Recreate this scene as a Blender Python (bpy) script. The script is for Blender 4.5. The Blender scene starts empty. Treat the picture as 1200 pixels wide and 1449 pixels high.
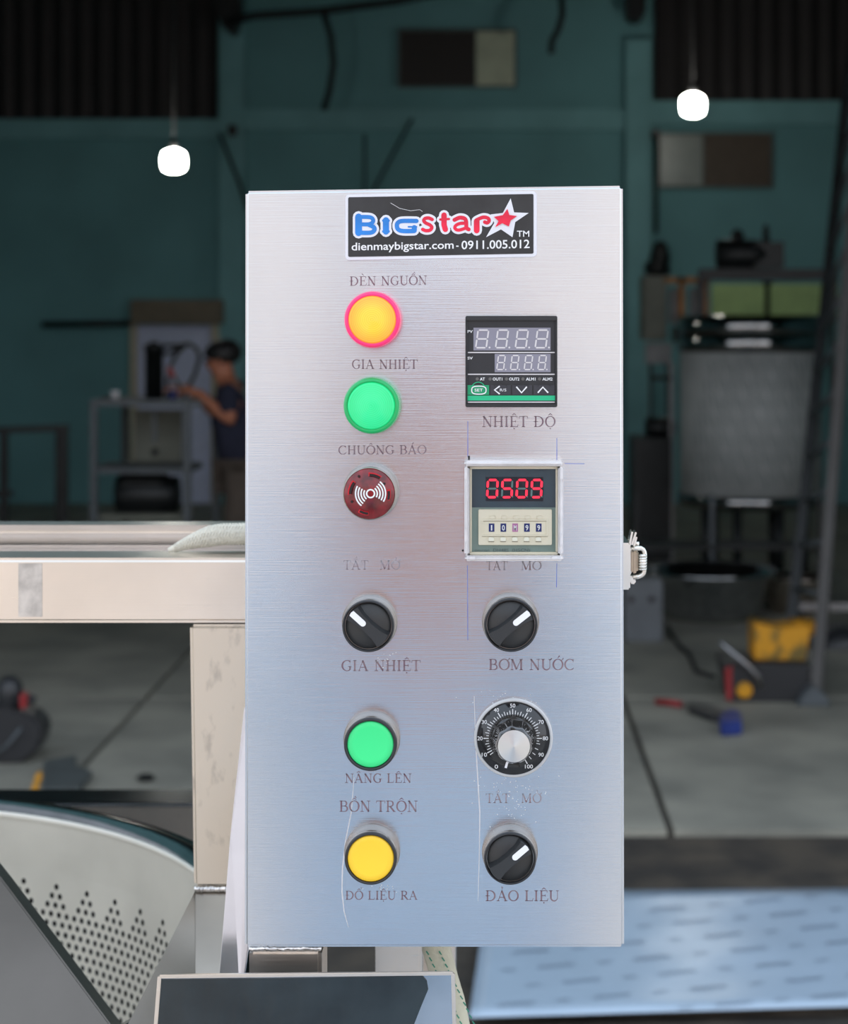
import bpy, bmesh, math, random
from mathutils import Vector, Matrix
random.seed(7)
pi = math.pi
S = bpy.context.scene
COL = S.collection
# ------------------------------------------------------------------ camera
F = 2700.0; U0 = 690.0; V0 = 460.0; H = 1.68          # focal length in px, principal point, eye height
cam = bpy.data.cameras.new('camera'); co = bpy.data.objects.new('camera', cam); COL.objects.link(co)
co.location = (0, 0, H); co.rotation_euler = (pi/2, 0, 0)
cam.sensor_fit = 'HORIZONTAL'; cam.sensor_width = 36; cam.lens = 36*F/1200
SH = 1449.0
cam.shift_x = (600-U0)/1200; cam.shift_y = (V0-SH/2)/1200
cam.clip_start = .02; cam.clip_end = 200
cam.dof.use_dof = True; cam.dof.focus_distance = 0.995; cam.dof.aperture_fstop = 14
cam.dof.aperture_blades = 6
S.camera = co
# ------------------------------------------------------------------ sky and exposure
wd = bpy.data.worlds.new('world'); S.world = wd; wd.use_nodes = True
nt = wd.node_tree; nt.nodes.clear()
o_ = nt.nodes.new('ShaderNodeOutputWorld'); b_ = nt.nodes.new('ShaderNodeBackground')
tc = nt.nodes.new('ShaderNodeTexCoord'); sp = nt.nodes.new('ShaderNodeSeparateXYZ')
cr = nt.nodes.new('ShaderNodeValToRGB')
nt.links.new(tc.outputs['Generated'], sp.inputs[0]); nt.links.new(sp.outputs['Z'], cr.inputs[0])
cr.color_ramp.elements[0].position = 0.0; cr.color_ramp.elements[0].color = (.86, .90, .98, 1)
cr.color_ramp.elements[1].position = 0.8; cr.color_ramp.elements[1].color = (.72, .84, 1.0, 1)
nt.links.new(cr.outputs[0], b_.inputs[0]); b_.inputs[1].default_value = 1.15
nt.links.new(b_.outputs[0], o_.inputs[0])
vs = S.view_settings; S.display_settings.display_device = 'sRGB'
vs.view_transform = 'Standard'; vs.look = 'None'; vs.gamma = 1; vs.use_curve_mapping = False
vs.exposure = 0.55
S.cycles.max_bounces = 8
sl = bpy.data.lights.new('sun', 'SUN'); sl.energy = 2.6; sl.angle = .02; sl.color = (1, .95, .88)
so = bpy.data.objects.new('sun', sl); COL.objects.link(so); so.rotation_euler = Vector((.15, 1, 1.02)).to_track_quat('Z', 'Y').to_euler()

# ------------------------------------------------------------------ helpers
def W(u, v, Y): return Vector(((u-U0)/F*Y, Y, H-(v-V0)/F*Y))
def P(u, v, h=0.0): return W(u, v, 1.0-h)                # a point h metres in front of the panel face
K = 1/F
WL = {}                                                   # world location of each object
class MB:
    def __init__(s): s.v = []; s.f = []; s.sm = []
    def add(s, vs_, fs, smooth=False):
        n = len(s.v); s.v += [Vector(a) for a in vs_]
        for f in fs: s.f.append([i+n for i in f]); s.sm.append(smooth)
    def hexa(s, c):    # 8 corners: 0-3 one face, 4-7 opposite face
        s.add(c, [(0,1,2,3), (7,6,5,4), (0,4,5,1), (1,5,6,2), (2,6,7,3), (3,7,4,0)])
    def box(s, a, b):
        x0,y0,z0 = a; x1,y1,z1 = b
        s.hexa([(x0,y0,z0),(x1,y0,z0),(x1,y0,z1),(x0,y0,z1),(x0,y1,z0),(x1,y1,z0),(x1,y1,z1),(x0,y1,z1)])
        return s
    def pbox(s, u0, v0, u1, v1, h0, h1):   # box on the panel, front face at height h1
        a = P(u0, v1, h1); b = P(u1, v0, h1); s.box((a.x, 1-h1, a.z), (b.x, 1-h0, b.z)); return s
    def wbox(s, u0, v0, u1, v1, Y, d):     # box whose front face at depth Y spans the given directions
        a = W(u0, v1, Y); b = W(u1, v0, Y); s.box((a.x, Y, a.z), (b.x, Y+d, b.z)); return s
    def prism(s, pts, d):                  # polygon points extruded by vector d
        n = len(pts); d = Vector(d); p = [Vector(q) for q in pts]
        s.add(p+[q+d for q in p], [tuple(range(n)), tuple(range(2*n-1, n-1, -1))]+[(i, n+i, n+(i+1)%n, (i+1)%n) for i in range(n)]); return s
    def lathe(s, c, prof, axis='y', n=48, smooth=True, a0=0, a1=2*pi, cap0=True, cap1=True):
        c = Vector(c); full = abs(a1-a0-2*pi) < 1e-6; m = n if full else n+1; vv = []
        for r, h in prof:
            for k in range(m):
                a = a0+(a1-a0)*k/n
                if axis == 'y': vv.append(c+Vector((r*math.cos(a), -h, r*math.sin(a))))
                elif axis == 'z': vv.append(c+Vector((r*math.cos(a), r*math.sin(a), h)))
                else: vv.append(c+Vector((h, r*math.cos(a), r*math.sin(a))))
        ff = []
        for i in range(len(prof)-1):
            for k in range(n):
                k2 = (k+1) % m if full else k+1
                ff.append((i*m+k, i*m+k2, (i+1)*m+k2, (i+1)*m+k))
        s.add(vv, ff, smooth)
        nb = len(s.v)-len(vv)
        if full and cap0 and prof[0][0] > 1e-6: s.f.append([nb+k for k in range(m)][::-1]); s.sm.append(False)
        if full and cap1 and prof[-1][0] > 1e-6: s.f.append([nb+(len(prof)-1)*m+k for k in range(m)]); s.sm.append(False)
        return s
    def tube(s, pts, r, n=10, caps=True):
        pts = [Vector(p) for p in pts]; rs = r if isinstance(r, (list, tuple)) else [r]*len(pts)
        up = None; vv = []
        for i, p in enumerate(pts):
            t = (pts[min(i+1, len(pts)-1)]-pts[max(i-1, 0)]).normalized()
            if up is None:
                up = Vector((0,0,1)) if abs(t.z) < .9 else Vector((1,0,0))
            a = t.cross(up).normalized(); b = a.cross(t).normalized(); up = b
            for k in range(n):
                w = 2*pi*k/n; vv.append(p+a*rs[i]*math.cos(w)+b*rs[i]*math.sin(w))
        ff = [(i*n+k, i*n+(k+1)%n, (i+1)*n+(k+1)%n, (i+1)*n+k) for i in range(len(pts)-1) for k in range(n)]
        s.add(vv, ff, True)
        if caps:
            nb = len(s.v)-len(vv); s.f.append([nb+k for k in range(n)][::-1]); s.f.append([nb+(len(pts)-1)*n+k for k in range(n)]); s.sm += [False, False]
        return s
    def bar(s, a, b, w, h, up=(0,0,1)):    # square section bar between two points
        a = Vector(a); b = Vector(b); t = (b-a).normalized(); up = Vector(up)
        if abs(t.dot(up)) > .95: up = Vector((0,1,0))
        x = t.cross(up).normalized()*w/2; y = x.cross(t).normalized()*h/2
        s.hexa([a-x-y, a+x-y, a+x+y, a-x+y, b-x-y, b+x-y, b+x+y, b-x+y]); return s
    def plate(s, pts, d): return s.prism(pts, d)
    def strip(s, pts, ws, h, thick=.00012):   # printed stroke on the panel: pts in image px, widths in px
        n = len(pts); L = []; R = []
        for i in range(n):
            a = Vector(pts[max(i-1,0)]); b = Vector(pts[min(i+1,n-1)]); t = b-a
            if t.length < 1e-9: t = Vector((1,0))
            t.normalize(); nn = Vector((-t.y, t.x)); w = ws[i] if isinstance(ws, (list,tuple)) else ws
            c = Vector(pts[i]); L.append(c+nn*w/2); R.append(c-nn*w/2)
        vv = [P(p.x, p.y, h+thick) for p in L+R]
        s.add(vv, [(i, i+1, n+i+1, n+i) for i in range(n-1)])
        return s
    def disc(s, u, v, r, h, n=20, a0=0, a1=2*pi):
        vv = [P(u+r*math.cos(a0+(a1-a0)*k/n), v+r*math.sin(a0+(a1-a0)*k/n), h) for k in range(n)]
        s.add(vv, [tuple(range(n))]); return s
    def fat(s, pts, w, h):    # round-ended stroke
        s.q = getattr(s, 'q', 0)+1; h += s.q*3e-6
        if len(pts) >= 4:
            q = []; N_ = len(pts)
            for i in range(N_-1):
                p0, p1, p2, p3 = [Vector(pts[min(max(k, 0), N_-1)]) for k in (i-1, i, i+1, i+2)]
                for k in range(5):
                    t = k/5; q.append(tuple(.5*(2*p1+(p2-p0)*t+(2*p0-5*p1+4*p2-p3)*t*t+(3*p1-p0-3*p2+p3)*t**3)))
            pts = q+[tuple(pts[-1])]
        s.strip(pts, w, h)
        for i, p in enumerate(pts): s.disc(p[0], p[1], w/2, h+.00012+(i+1)*3e-7, 12)
        return s
def build(name, mb, m, parent=None, bevel=0, seg=2, kind=None, fixn=True, solid=0):
    c = Vector((0,0,0))
    if mb.v:
        lo = Vector([min(p[i] for p in mb.v) for i in range(3)]); hi = Vector([max(p[i] for p in mb.v) for i in range(3)]); c = (lo+hi)/2
        if parent is None: c.z = lo.z
    me = bpy.data.meshes.new(name); me.from_pydata([p-c for p in mb.v], [], mb.f)
    for i, sm in enumerate(mb.sm): me.polygons[i].use_smooth = sm
    if fixn or bevel:
        bm = bmesh.new(); bm.from_mesh(me)
        if bevel:
            bm.edges.ensure_lookup_table()
            es = [e for e in bm.edges if len(e.link_faces) == 2 and e.calc_face_angle(0) > .6]
            bmesh.ops.bevel(bm, geom=es, offset=bevel, segments=seg, affect='EDGES', clamp_overlap=True)
        bmesh.ops.recalc_face_normals(bm, faces=bm.faces)
        bm.to_mesh(me); bm.free()
    me.materials.append(m)
    o = bpy.data.objects.new(name, me); COL.objects.link(o)
    if solid:
        md = o.modifiers.new('thickness', 'SOLIDIFY'); md.thickness = solid; md.offset = 0
    WL[o] = c.copy()
    if parent is not None: o.parent = parent; o.location = c-WL[parent]
    else: o.location = c
    if kind: o['kind'] = kind
    return o
def T(name, label, cat, loc, group=None):
    o = bpy.data.objects.new(name, None); COL.objects.link(o); o.empty_display_size = .05
    o.location = loc; WL[o] = Vector(loc); o['label'] = label; o['category'] = cat
    if group: o['group'] = group
    return o
def part(name, loc, parent, label=None):      # an Empty that holds the sub-parts of a part is avoided: parts are meshes
    raise NotImplementedError
def tag(o, label, cat=None, group=None):
    o['label'] = label
    if cat: o['category'] = cat
    if group: o['group'] = group
    return o
def mat(name, col, rough=.5, metal=0, noise=0, nscale=8, nstretch=(1,1,1), bump=0, bscale=60, bstretch=(1,1,1),
        emit=None, estr=0, spec=.5, col2=None, rn=0, trans=0, coat=0, sub=0, aniso=0, alpha=1, detail=6, lo=.35, hi=.65):
    m = bpy.data.materials.new(name); m.use_nodes = True; t = m.node_tree; p = t.nodes['Principled BSDF']
    p.inputs['Base Color'].default_value = (*col, 1); p.inputs['Roughness'].default_value = rough
    p.inputs['Metallic'].default_value = metal; p.inputs['Specular IOR Level'].default_value = spec
    p.inputs['Transmission Weight'].default_value = trans; p.inputs['Coat Weight'].default_value = coat
    p.inputs['Subsurface Weight'].default_value = sub; p.inputs['Anisotropic'].default_value = aniso
    p.inputs['Alpha'].default_value = alpha
    if sub: p.inputs['Subsurface Radius'].default_value = (.004,.004,.004)
    if emit: p.inputs['Emission Color'].default_value = (*emit, 1); p.inputs['Emission Strength'].default_value = estr
    tcn = t.nodes.new('ShaderNodeTexCoord')
    def nz(scale, st, det=detail):
        mp = t.nodes.new('ShaderNodeMapping'); mp.inputs['Scale'].default_value = st
        n = t.nodes.new('ShaderNodeTexNoise'); n.inputs['Scale'].default_value = scale; n.inputs['Detail'].default_value = det
        t.links.new(tcn.outputs['Object'], mp.inputs[0]); t.links.new(mp.outputs[0], n.inputs['Vector']); return n
    if noise or col2:
        n = nz(nscale, nstretch); r = t.nodes.new('ShaderNodeValToRGB')
        c2 = col2 or tuple(max(0, c*(1-noise)) for c in col); c1 = col if col2 else tuple(min(1, c*(1+noise)) for c in col)
        r.color_ramp.elements[0].position = lo; r.color_ramp.elements[1].position = hi
        r.color_ramp.elements[0].color = (*c2, 1); r.color_ramp.elements[1].color = (*c1, 1)
        t.links.new(n.outputs['Fac'], r.inputs[0]); t.links.new(r.outputs[0], p.inputs['Base Color'])
    if rn:
        n2 = nz(bscale, bstretch, 3); mr = t.nodes.new('ShaderNodeMapRange')
        mr.inputs['To Min'].default_value = rough-rn; mr.inputs['To Max'].default_value = rough+rn
        t.links.new(n2.outputs['Fac'], mr.inputs[0]); t.links.new(mr.outputs[0], p.inputs['Roughness'])
    if bump:
        n3 = nz(bscale, bstretch, 3); b = t.nodes.new('ShaderNodeBump'); b.inputs['Strength'].default_value = 1; b.inputs['Distance'].default_value = bump
        t.links.new(n3.outputs['Fac'], b.inputs['Height']); t.links.new(b.outputs[0], p.inputs['Normal'])
    return m
def sc(r, g, b):     # sRGB 0-255 to linear
    f = lambda c: (c/255/12.92) if c/255 <= .04045 else ((c/255+.055)/1.055)**2.4
    return (f(r), f(g), f(b))

M = {}
M['panel'] = mat('brushed_steel_panel', (.72,.735,.765), .20, 1, col2=(.65,.68,.725), nscale=9, nstretch=(1,1,.45), bump=.00006, bscale=1, bstretch=(25,25,1500), rn=.04, detail=4, aniso=.7)
_t = M['panel'].node_tree; _g = _t.nodes.new('ShaderNodeTangent'); _g.direction_type = 'RADIAL'; _g.axis = 'Z'; _t.nodes['Principled BSDF'].inputs['Anisotropic Rotation'].default_value = .25; _t.links.new(_g.outputs[0], _t.nodes['Principled BSDF'].inputs['Tangent'])
M['steel'] = mat('satin_steel', (.80,.72,.64), .30, 1, noise=.06, nscale=12, bump=.00004, bscale=1, bstretch=(20,900,900), rn=.06)
M['steelv'] = mat('satin_steel_upright', (.74,.66,.56), .33, 1, col2=(.56,.50,.43), nscale=95, nstretch=(1,1,.5), lo=.30, hi=.42, bump=.00006, bscale=160)
M['steelg'] = mat('grey_gusset_steel', (.38,.345,.30), .36, 1, noise=.1, nscale=14, bump=.0001, bscale=60)
M['polish'] = mat('polished_steel', (.60,.63,.70), .14, 1, noise=.04, nscale=30, bump=.0001, bscale=25)
M['mirror'] = mat('smooth_sheet_steel', (.58,.60,.62), .16, 1, col2=(.42,.44,.46), nscale=22, lo=.4, hi=.7, bump=.00008, bscale=30)
M['bowl'] = mat('dull_bowl_steel', (.74,.70,.62), .42, .45, noise=.08, nscale=10, rn=.05, bscale=40)
M['blade'] = mat('brushed_dark_steel', (.15,.135,.12), .42, 1, noise=.15, nscale=7, bump=.00008, bscale=1, bstretch=(30,600,300))
M['dreflect'] = mat('painted_dark_reflection', sc(46,56,60), .22, 0, col2=sc(30,38,42), nscale=26, bump=.0004, bscale=50)
M['darkst'] = mat('dark_jacket_steel', (.05,.05,.05), .5, .6, noise=.1)
M['rimst'] = mat('dark_polished_rim', (.12,.12,.12), .16, 1, noise=.2, nscale=20, bump=.0003, bscale=30)
M['dullst'] = mat('dull_ground_weld', (.62,.58,.54), .5, .9, noise=.2, nscale=90, bump=.0002, bscale=200)
M['weld'] = mat('weld_bead', (.75,.72,.70), .35, 1, noise=.3, nscale=200, bump=.0008, bscale=220)
M['black'] = mat('black_plastic', (.022,.023,.026), .38, 0, bump=.00003, bscale=900)
M['black2'] = mat('black_knob_plastic', (.030,.032,.034), .32, 0, bump=.00004, bscale=1200)
M['glossblack'] = mat('gloss_black', (.008,.008,.010), .12, 0, coat=.6)
M['chrome'] = mat('chrome', (.78,.76,.74), .16, 1, noise=.02)
M['bezel'] = mat('turned_bezel_metal', (.42,.39,.36), .26, 1, noise=.05, nscale=50)
M['white'] = mat('white_print', (.86,.86,.88), .5, noise=.02)
M['ink'] = mat('etched_lettering', sc(118,92,104), .55, 0, col2=sc(142,124,130), nscale=120)
M['inkf'] = mat('worn_etched_lettering', sc(134,112,116), .55, 0, col2=sc(164,166,176), nscale=160)
M['pen'] = mat('blue_pen_ink', sc(70,90,190), .6, 0, col2=sc(130,150,205), nscale=60)
M['highlight_streak'] = mat('painted_highlight', (.95,.90,.88), .3, 1, noise=.03)

# ------------------------------------------------------------------ text helpers
def textmesh(s, off=0.0):
    cu = bpy.data.curves.new('txt', 'FONT'); cu.body = s; cu.size = 1; cu.resolution_u = 3; cu.offset = off
    o = bpy.data.objects.new('txt', cu); COL.objects.link(o)
    dg = bpy.context.evaluated_depsgraph_get(); dg.update(); me = bpy.data.meshes.new_from_object(o.evaluated_get(dg))
    vv = [v.co.copy() for v in me.vertices]; ff = [tuple(p.vertices) for p in me.polygons]
    bpy.data.objects.remove(o); bpy.data.curves.remove(cu); bpy.data.meshes.remove(me)
    return vv, ff
def sans(mb, s, u0, v0, u1, v1, h, off=.0, tilt=0.0, keep=False):    # text filling the box (image px) on the panel
    vv, ff = textmesh(s, off)
    x0 = min(v.x for v in vv); x1 = max(v.x for v in vv); y0 = min(v.y for v in vv); y1 = max(v.y for v in vv)
    out = []
    for v in vv:
        a = (v.x-x0)/(x1-x0); b = (v.y-y0)/(y1-y0); u = u0+a*(u1-u0); w = v1+b*(v0-v1)+tilt*(u-u0)
        out.append(P(u, w, h))
    mb.add(out, ff)
def arc(cx, cy, rx, ry, a0, a1, th, tn, n=18):
    pts = []; ws = []
    for k in range(n+1):
        a = math.radians(a0+(a1-a0)*k/n); pts.append((cx+rx*math.cos(a), cy+ry*math.sin(a))); ws.append(tn+(th-tn)*abs(math.cos(a))**1.3)
    return pts, ws
TK, TN, SF = .13, .05, .045
def ser(x, y, w=.13): return [([(x-w, y), (x+w, y)], SF)]
def vst(x, w=TK, a=0, b=1, s0=True, s1=True, sw=.13):
    r = [([(x, a), (x, b)], w)]
    if s0: r += ser(x, a+.02, sw)
    if s1: r += ser(x, b-.02, sw)
    return r
CIRC = [([(-.14,1.14),(0,1.27),(.14,1.14)], [.03,.08,.03])]
def glyph(c):
    """serif capitals as strokes; returns strokes, advance. Accents handled by code letters after the base."""
    base = {'Đ':'D','È':'E','Ồ':'O','Ệ':'E','Ô':'O','Á':'A','Ắ':'A','Ở':'O','Â':'A','Ê':'E','Ơ':'O','Ư':'U','Ớ':'O','Ộ':'O','Ổ':'O','Ả':'A'}.get(c, c)
    st = []; w = .7
    if base == 'A':
        st = [([(.10,0),(.38,1)], TN), ([(.36,1),(.66,0)], TK), ([(.19,.34),(.54,.34)], TN)]+ser(.10,.02,.11)+ser(.66,.02,.13); w = .80; cx = .38
    elif base == 'B':
        st = vst(.17, s0=False, s1=False)+[([(.04,.98),(.42,.98)], SF), ([(.04,.02),(.45,.02)], SF), ([(.17,.52),(.42,.52)], SF), arc(.38,.75,.17,.23,-90,90,.12,SF), arc(.41,.27,.20,.25,-90,90,.12,SF)]; w = .70; cx = .33
    elif base == 'C':
        st = [arc(.42,.5,.34,.49,50,310,TK,TN), ([(.64,.70),(.66,1.0)], [.03,.05]), ([(.66,.22),(.68,.12)], .04)]; w = .76; cx = .4
    elif base == 'D':
        st = vst(.17, s0=False, s1=False)+[([(.04,.98),(.34,.98)], SF), ([(.04,.02),(.34,.02)], SF), arc(.33,.5,.37,.48,-90,90,TK,SF)]; w = .82; cx = .4
    elif base == 'E':
        st = vst(.17, s0=False, s1=False)+[([(.04,.98),(.58,.98)], SF), ([(.04,.02),(.62,.02)], SF), ([(.17,.52),(.45,.52)], SF), ([(.58,1),(.58,.80)], .04), ([(.60,0),(.64,.24)], .04), ([(.45,.42),(.45,.62)], .04)]; w = .69; cx = .35
    elif base == 'G':
        st = [arc(.42,.5,.34,.49,50,312,TK,TN), ([(.64,.70),(.66,1.0)], [.03,.05]), ([(.64,.12),(.64,.42)], .12), ([(.50,.42),(.77,.42)], SF)]; w = .80; cx = .42
    elif base == 'H':
        st = vst(.16)+vst(.62)+[([(.16,.51),(.62,.51)], TN)]; w = .80; cx = .39
    elif base == 'I':
        st = vst(.17); w = .36; cx = .17
    elif base == 'L':
        st = vst(.17, s0=False)+[([(.04,.02),(.60,.02)], SF), ([(.58,0),(.63,.26)], .04)]; w = .67; cx = .3
    elif base == 'M':
        st = vst(.13, TN, sw=.10)+vst(.77, TK)+[([(.15,.98),(.44,.05)], TK), ([(.44,.05),(.75,.98)], TN)]; w = .94; cx = .45
    elif base == 'N':
        st = vst(.15, TN, s1=False)+[([(.05,.98),(.16,.98)], SF), ([(.13,1),(.64,.0)], TK)]+vst(.64, TN, s0=False); w = .80; cx = .4
    elif base == 'O':
        st = [arc(.40,.5,.33,.49,0,360,TK,TN,28)]; w = .80; cx = .40
    elif base == 'R':
        st = vst(.17, s1=False)+[([(.04,.98),(.38,.98)], SF), ([(.17,.48),(.38,.48)], SF), arc(.36,.73,.19,.25,-90,90,.12,SF), ([(.34,.48),(.62,.03)], TK), ([(.58,.02),(.74,.02)], SF)]; w = .75; cx = .33
    elif base == 'T':
        st = vst(.32, s1=False)+[([(.02,.98),(.62,.98)], SF), ([(.02,1),(.01,.78)], .04), ([(.62,1),(.63,.78)], .04)]; w = .66; cx = .32
    elif base == 'U':
        a = arc(.39,.32,.24,.31,180,360,TK,TN); a = (a[0], [TK*(1-i/18)+TN*i/18 for i in range(19)])
        st = [([(.15,1),(.15,.32)], TK), a, ([(.63,.32),(.63,1)], TN)]+ser(.15,.98)+ser(.63,.98,.11); w = .78; cx = .39
    elif c == ' ': return [], .36
    else: return [], .4
    ac = []
    if c == 'Đ': ac += [([(.02,.50),(.34,.50)], SF)]
    if c in 'ÔỒÂÊỘỔỆ': ac += [([(cx-.15,1.10),(cx,1.24),(cx+.15,1.10)], [.04,.08,.04])]
    if c in 'È': ac += [([(cx-.10,1.30),(cx+.06,1.10)], [.10,.03])]
    if c in 'Ồ': ac += [([(cx+.05,1.42),(cx+.16,1.26)], [.09,.03])]
    if c in 'Ổ': ac += [([(cx+.16,1.40),(cx+.24,1.38),(cx+.20,1.26)], .04)]
    if c in 'ỞẢ': ac += [([(cx-.06,1.32),(cx+.04,1.34),(cx+.06,1.24),(cx,1.20),(cx,1.10)], .045)]
    if c in 'ÁỚ': ac += [([(cx-.02,1.10),(cx+.12,1.32)], [.03,.10])]
    if c == 'Ắ': ac += [arc(cx,1.22,.13,.10,180,360,.05,.05,8), ([(cx,1.26),(cx+.10,1.42)], [.03,.08])]
    if c in 'ƠƯỞỚ': ac += [([(w-.16,.92),(w-.05,.98),(w-.04,1.10)], [.03,.06,.09])]
    if c in 'ỆỘ': ac += [([(cx-.045,-.17),(cx+.045,-.17)], .09)]
    return st+ac, w
def serif(mb, s, u0, u1, vt, vb, h=0.0, tilt=0.0):
    x = 0; out = []
    for c in s:
        st, w = glyph(c)
        for pts, ws in st: out.append(([(p[0]+x, p[1]) for p in pts], ws))
        x += w+.02
    x -= .06
    sx = (u1-u0)/x; sy = vb-vt
    for pts, ws in out:
        q = [(u0+p[0]*sx, vb-p[1]*sy+tilt*(p[0]*sx)) for p in pts]
        k = (sx+sy)/2*1.05
        mb.strip(q, [w_*k for w_ in ws] if isinstance(ws, (list,tuple)) else ws*k, h)
SEG = {'a':((0,1),(1,1)), 'b':((1,1),(1,.5)), 'c':((1,.5),(1,0)), 'd':((0,0),(1,0)), 'e':((0,.5),(0,0)), 'f':((0,1),(0,.5)), 'g':((0,.5),(1,.5))}
def segs(mb, on, u, v, w, hh, t, h, slant=0.0, tilt=0.0):
    for k in on:
        (x0,y0),(x1,y1) = SEG[k]
        a = Vector((u+x0*w+slant*y0*hh, v-y0*hh+tilt*(x0*w))); b = Vector((u+x1*w+slant*y1*hh, v-y1*hh+tilt*(x1*w)))
        d = (b-a).normalized(); g = t*.28; a = a+d*g; b = b-d*g; n = Vector((-d.y, d.x))*t/2
        q = [a, a+d*t/2+n, b-d*t/2+n, b, b-d*t/2-n, a+d*t/2-n]
        mb.add([P(p.x, p.y, h) for p in q], [tuple(range(6))])

# ================================================================== THE SETTING
M['teal'] = mat('teal_painted_wall', sc(112,164,168), .8, noise=.10, nscale=1.2, bump=.002, bscale=12)
M['teal2'] = mat('teal_painted_beam', sc(126,178,182), .8, noise=.10, nscale=2)
M['conc'] = mat('concrete_slab', sc(156,153,140), .7, col2=sc(122,121,112), nscale=2.2, bump=.003, bscale=9)
M['soil'] = mat('dark_wet_soil', sc(74,66,56), .9, col2=sc(46,42,38), nscale=6, bump=.02, bscale=14)
M['yard'] = mat('yard_concrete', sc(182,175,168), .8, noise=.15, nscale=1)
M['sand'] = mat('added_wall_sand_colour', sc(202,193,189), .85, noise=.08)
M['roof'] = mat('dark_corrugated_sheet', sc(36,31,32), .6, noise=.1, nscale=3)
M['winpale'] = mat('dusty_window_glass', sc(196,204,180), .3, noise=.12, nscale=4)
M['wingrey'] = mat('grey_window_glass', sc(130,140,135), .3, noise=.1, nscale=4)
M['windark'] = mat('dark_window_opening', sc(28,22,18), .5, noise=.1)
M['winbrown'] = mat('brown_window_board', sc(86,74,62), .6, noise=.1)
M['frame'] = mat('grey_window_frame', sc(90,100,98), .6, noise=.1)
def struct(name, mb, m, parent=None, **k):
    o = build(name, mb, m, parent, **k)
    if parent is None: o['kind'] = 'structure'
    return o
WY = 18.0
XL, XR = -7.0, 7.0
yard = struct('floor_soil', MB().box((-14,2.6,-.12), (14,6.34,-.02)), M['soil'])
struct('floor_yard', MB().box((-14,-14,-.12), (14,2.6,-.02)), M['yard'])
fl = struct('floor', MB().box((XL-.3,6.36,-.22), (XR+.3,WY+.2,-.03)), M['soil'])
xs = [-6.9,-3.75,-1.54,.61,2.9,5.0,6.9]; ys = [6.34,8.6,11.2,13.8,16.0,17.95]
for i in range(len(xs)-1):
    for j in range(len(ys)-1):
        g = .012
        b = MB().box((xs[i]+g,ys[j]+g,-.03), (xs[i+1]-g,ys[j+1]-g,random.uniform(-.002,.002)))
        build('concrete_slab', b, M['conc'], fl)
struct('wall_back', MB().box((XL-.2,WY,-.2), (XR+.2,WY+.2,7.0)), M['teal'])
struct('wall_left', MB().box((XL-.2,6.36,-.2), (XL,WY,7.0)), M['teal'])
struct('wall_right', MB().box((XR,6.36,-.2), (XR+.2,WY,7.0)), M['teal'])
struct('ceiling', MB().box((XL-.3,6.2,7.0), (XR+.3,WY+.3,7.15)), M['roof'])
struct('light_block_front', MB().box((XL-.2,6.2,3.7), (XR+.2,6.36,7.0)), M['teal'])  # unseen lintel added to dim the deep interior
struct('light_block_left', MB().box((XL-.2,6.2,-.1), (-4.2,6.36,3.7)), M['teal']); struct('light_block_right', MB().box((4.2,6.2,-.1), (XR+.2,6.36,3.7)), M['teal'])  # unseen side walls added to narrow the daylight opening
struct('added_reflection_wall', MB().box((-14,-9.2,-.1), (14,-9,4.0)), M['sand'])  # unseen wall added to tint what the steel panel reflects
# concrete frame proud of the back wall
n = 0
def trim(u0, v0, u1, v1, d, m=M['teal2'], Y=None):
    global n; n += 1
    return struct('trim_%d' % n, MB().wbox(u0, v0, u1, v1, (Y or WY-d), d-.002), m)
trim(-380, 168, 310, 196, .10); trim(310, 154, 886, 184, .10); trim(922, 142, 1560, 176, .10)
trim(886, 56, 922, 690, .18); trim(310, -240, 346, 690, .14)
# corrugated dark sheets of the upper wall
def corr(u0, u1, v0, v1, name):
    Y = WY-.16; a = W(u0, v1, Y); b = W(u1, v0, Y); mb = MB(); k = int((b.x-a.x)/.09); vv = []; ff = []
    for i in range(k+1):
        x = a.x+(b.x-a.x)*i/k; y = Y+(.03 if i % 2 else 0); vv += [(x,y,a.z),(x,y,b.z)]
    for i in range(k): ff.append((2*i,2*i+2,2*i+3,2*i+1))
    mb.add(vv, ff); o = struct(name, mb, M['roof'], solid=.004); return o
corr(-380, 308, -230, 168, 'trim_20'); corr(926, 1560, -230, 142, 'trim_21')
# windows
def window(nm, u0, v0, u1, v1, split, mats):
    Y = WY-.07
    w = struct(nm, MB().wbox(u0-3, v0-3, u1+3, v1+3, WY-.03, .028), M['frame'])
    build('pane', MB().wbox(u0, v0, split-1, v1, Y+.01, .02), mats[0], w); build('pane', MB().wbox(split+1, v0, u1, v1, Y+.01, .02), mats[1], w)
    fr = MB()
    for (a, b, c, d) in ((u0-3,v0-3,u1+3,v0),(u0-3,v1,u1+3,v1+3),(u0-3,v0,u0,v1),(u1,v0,u1+3,v1),(split-1,v0,split+1,v1)): fr.wbox(a, b, c, d, Y, .03)
    build('window_frame', fr, M['frame'], w); return w
window('window_1', 566, 44, 728, 121, 673, (M['windark'], M['winpale']))
window('window_2', 934, 190, 1091, 263, 995, (M['wingrey'], M['winbrown']))
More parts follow.
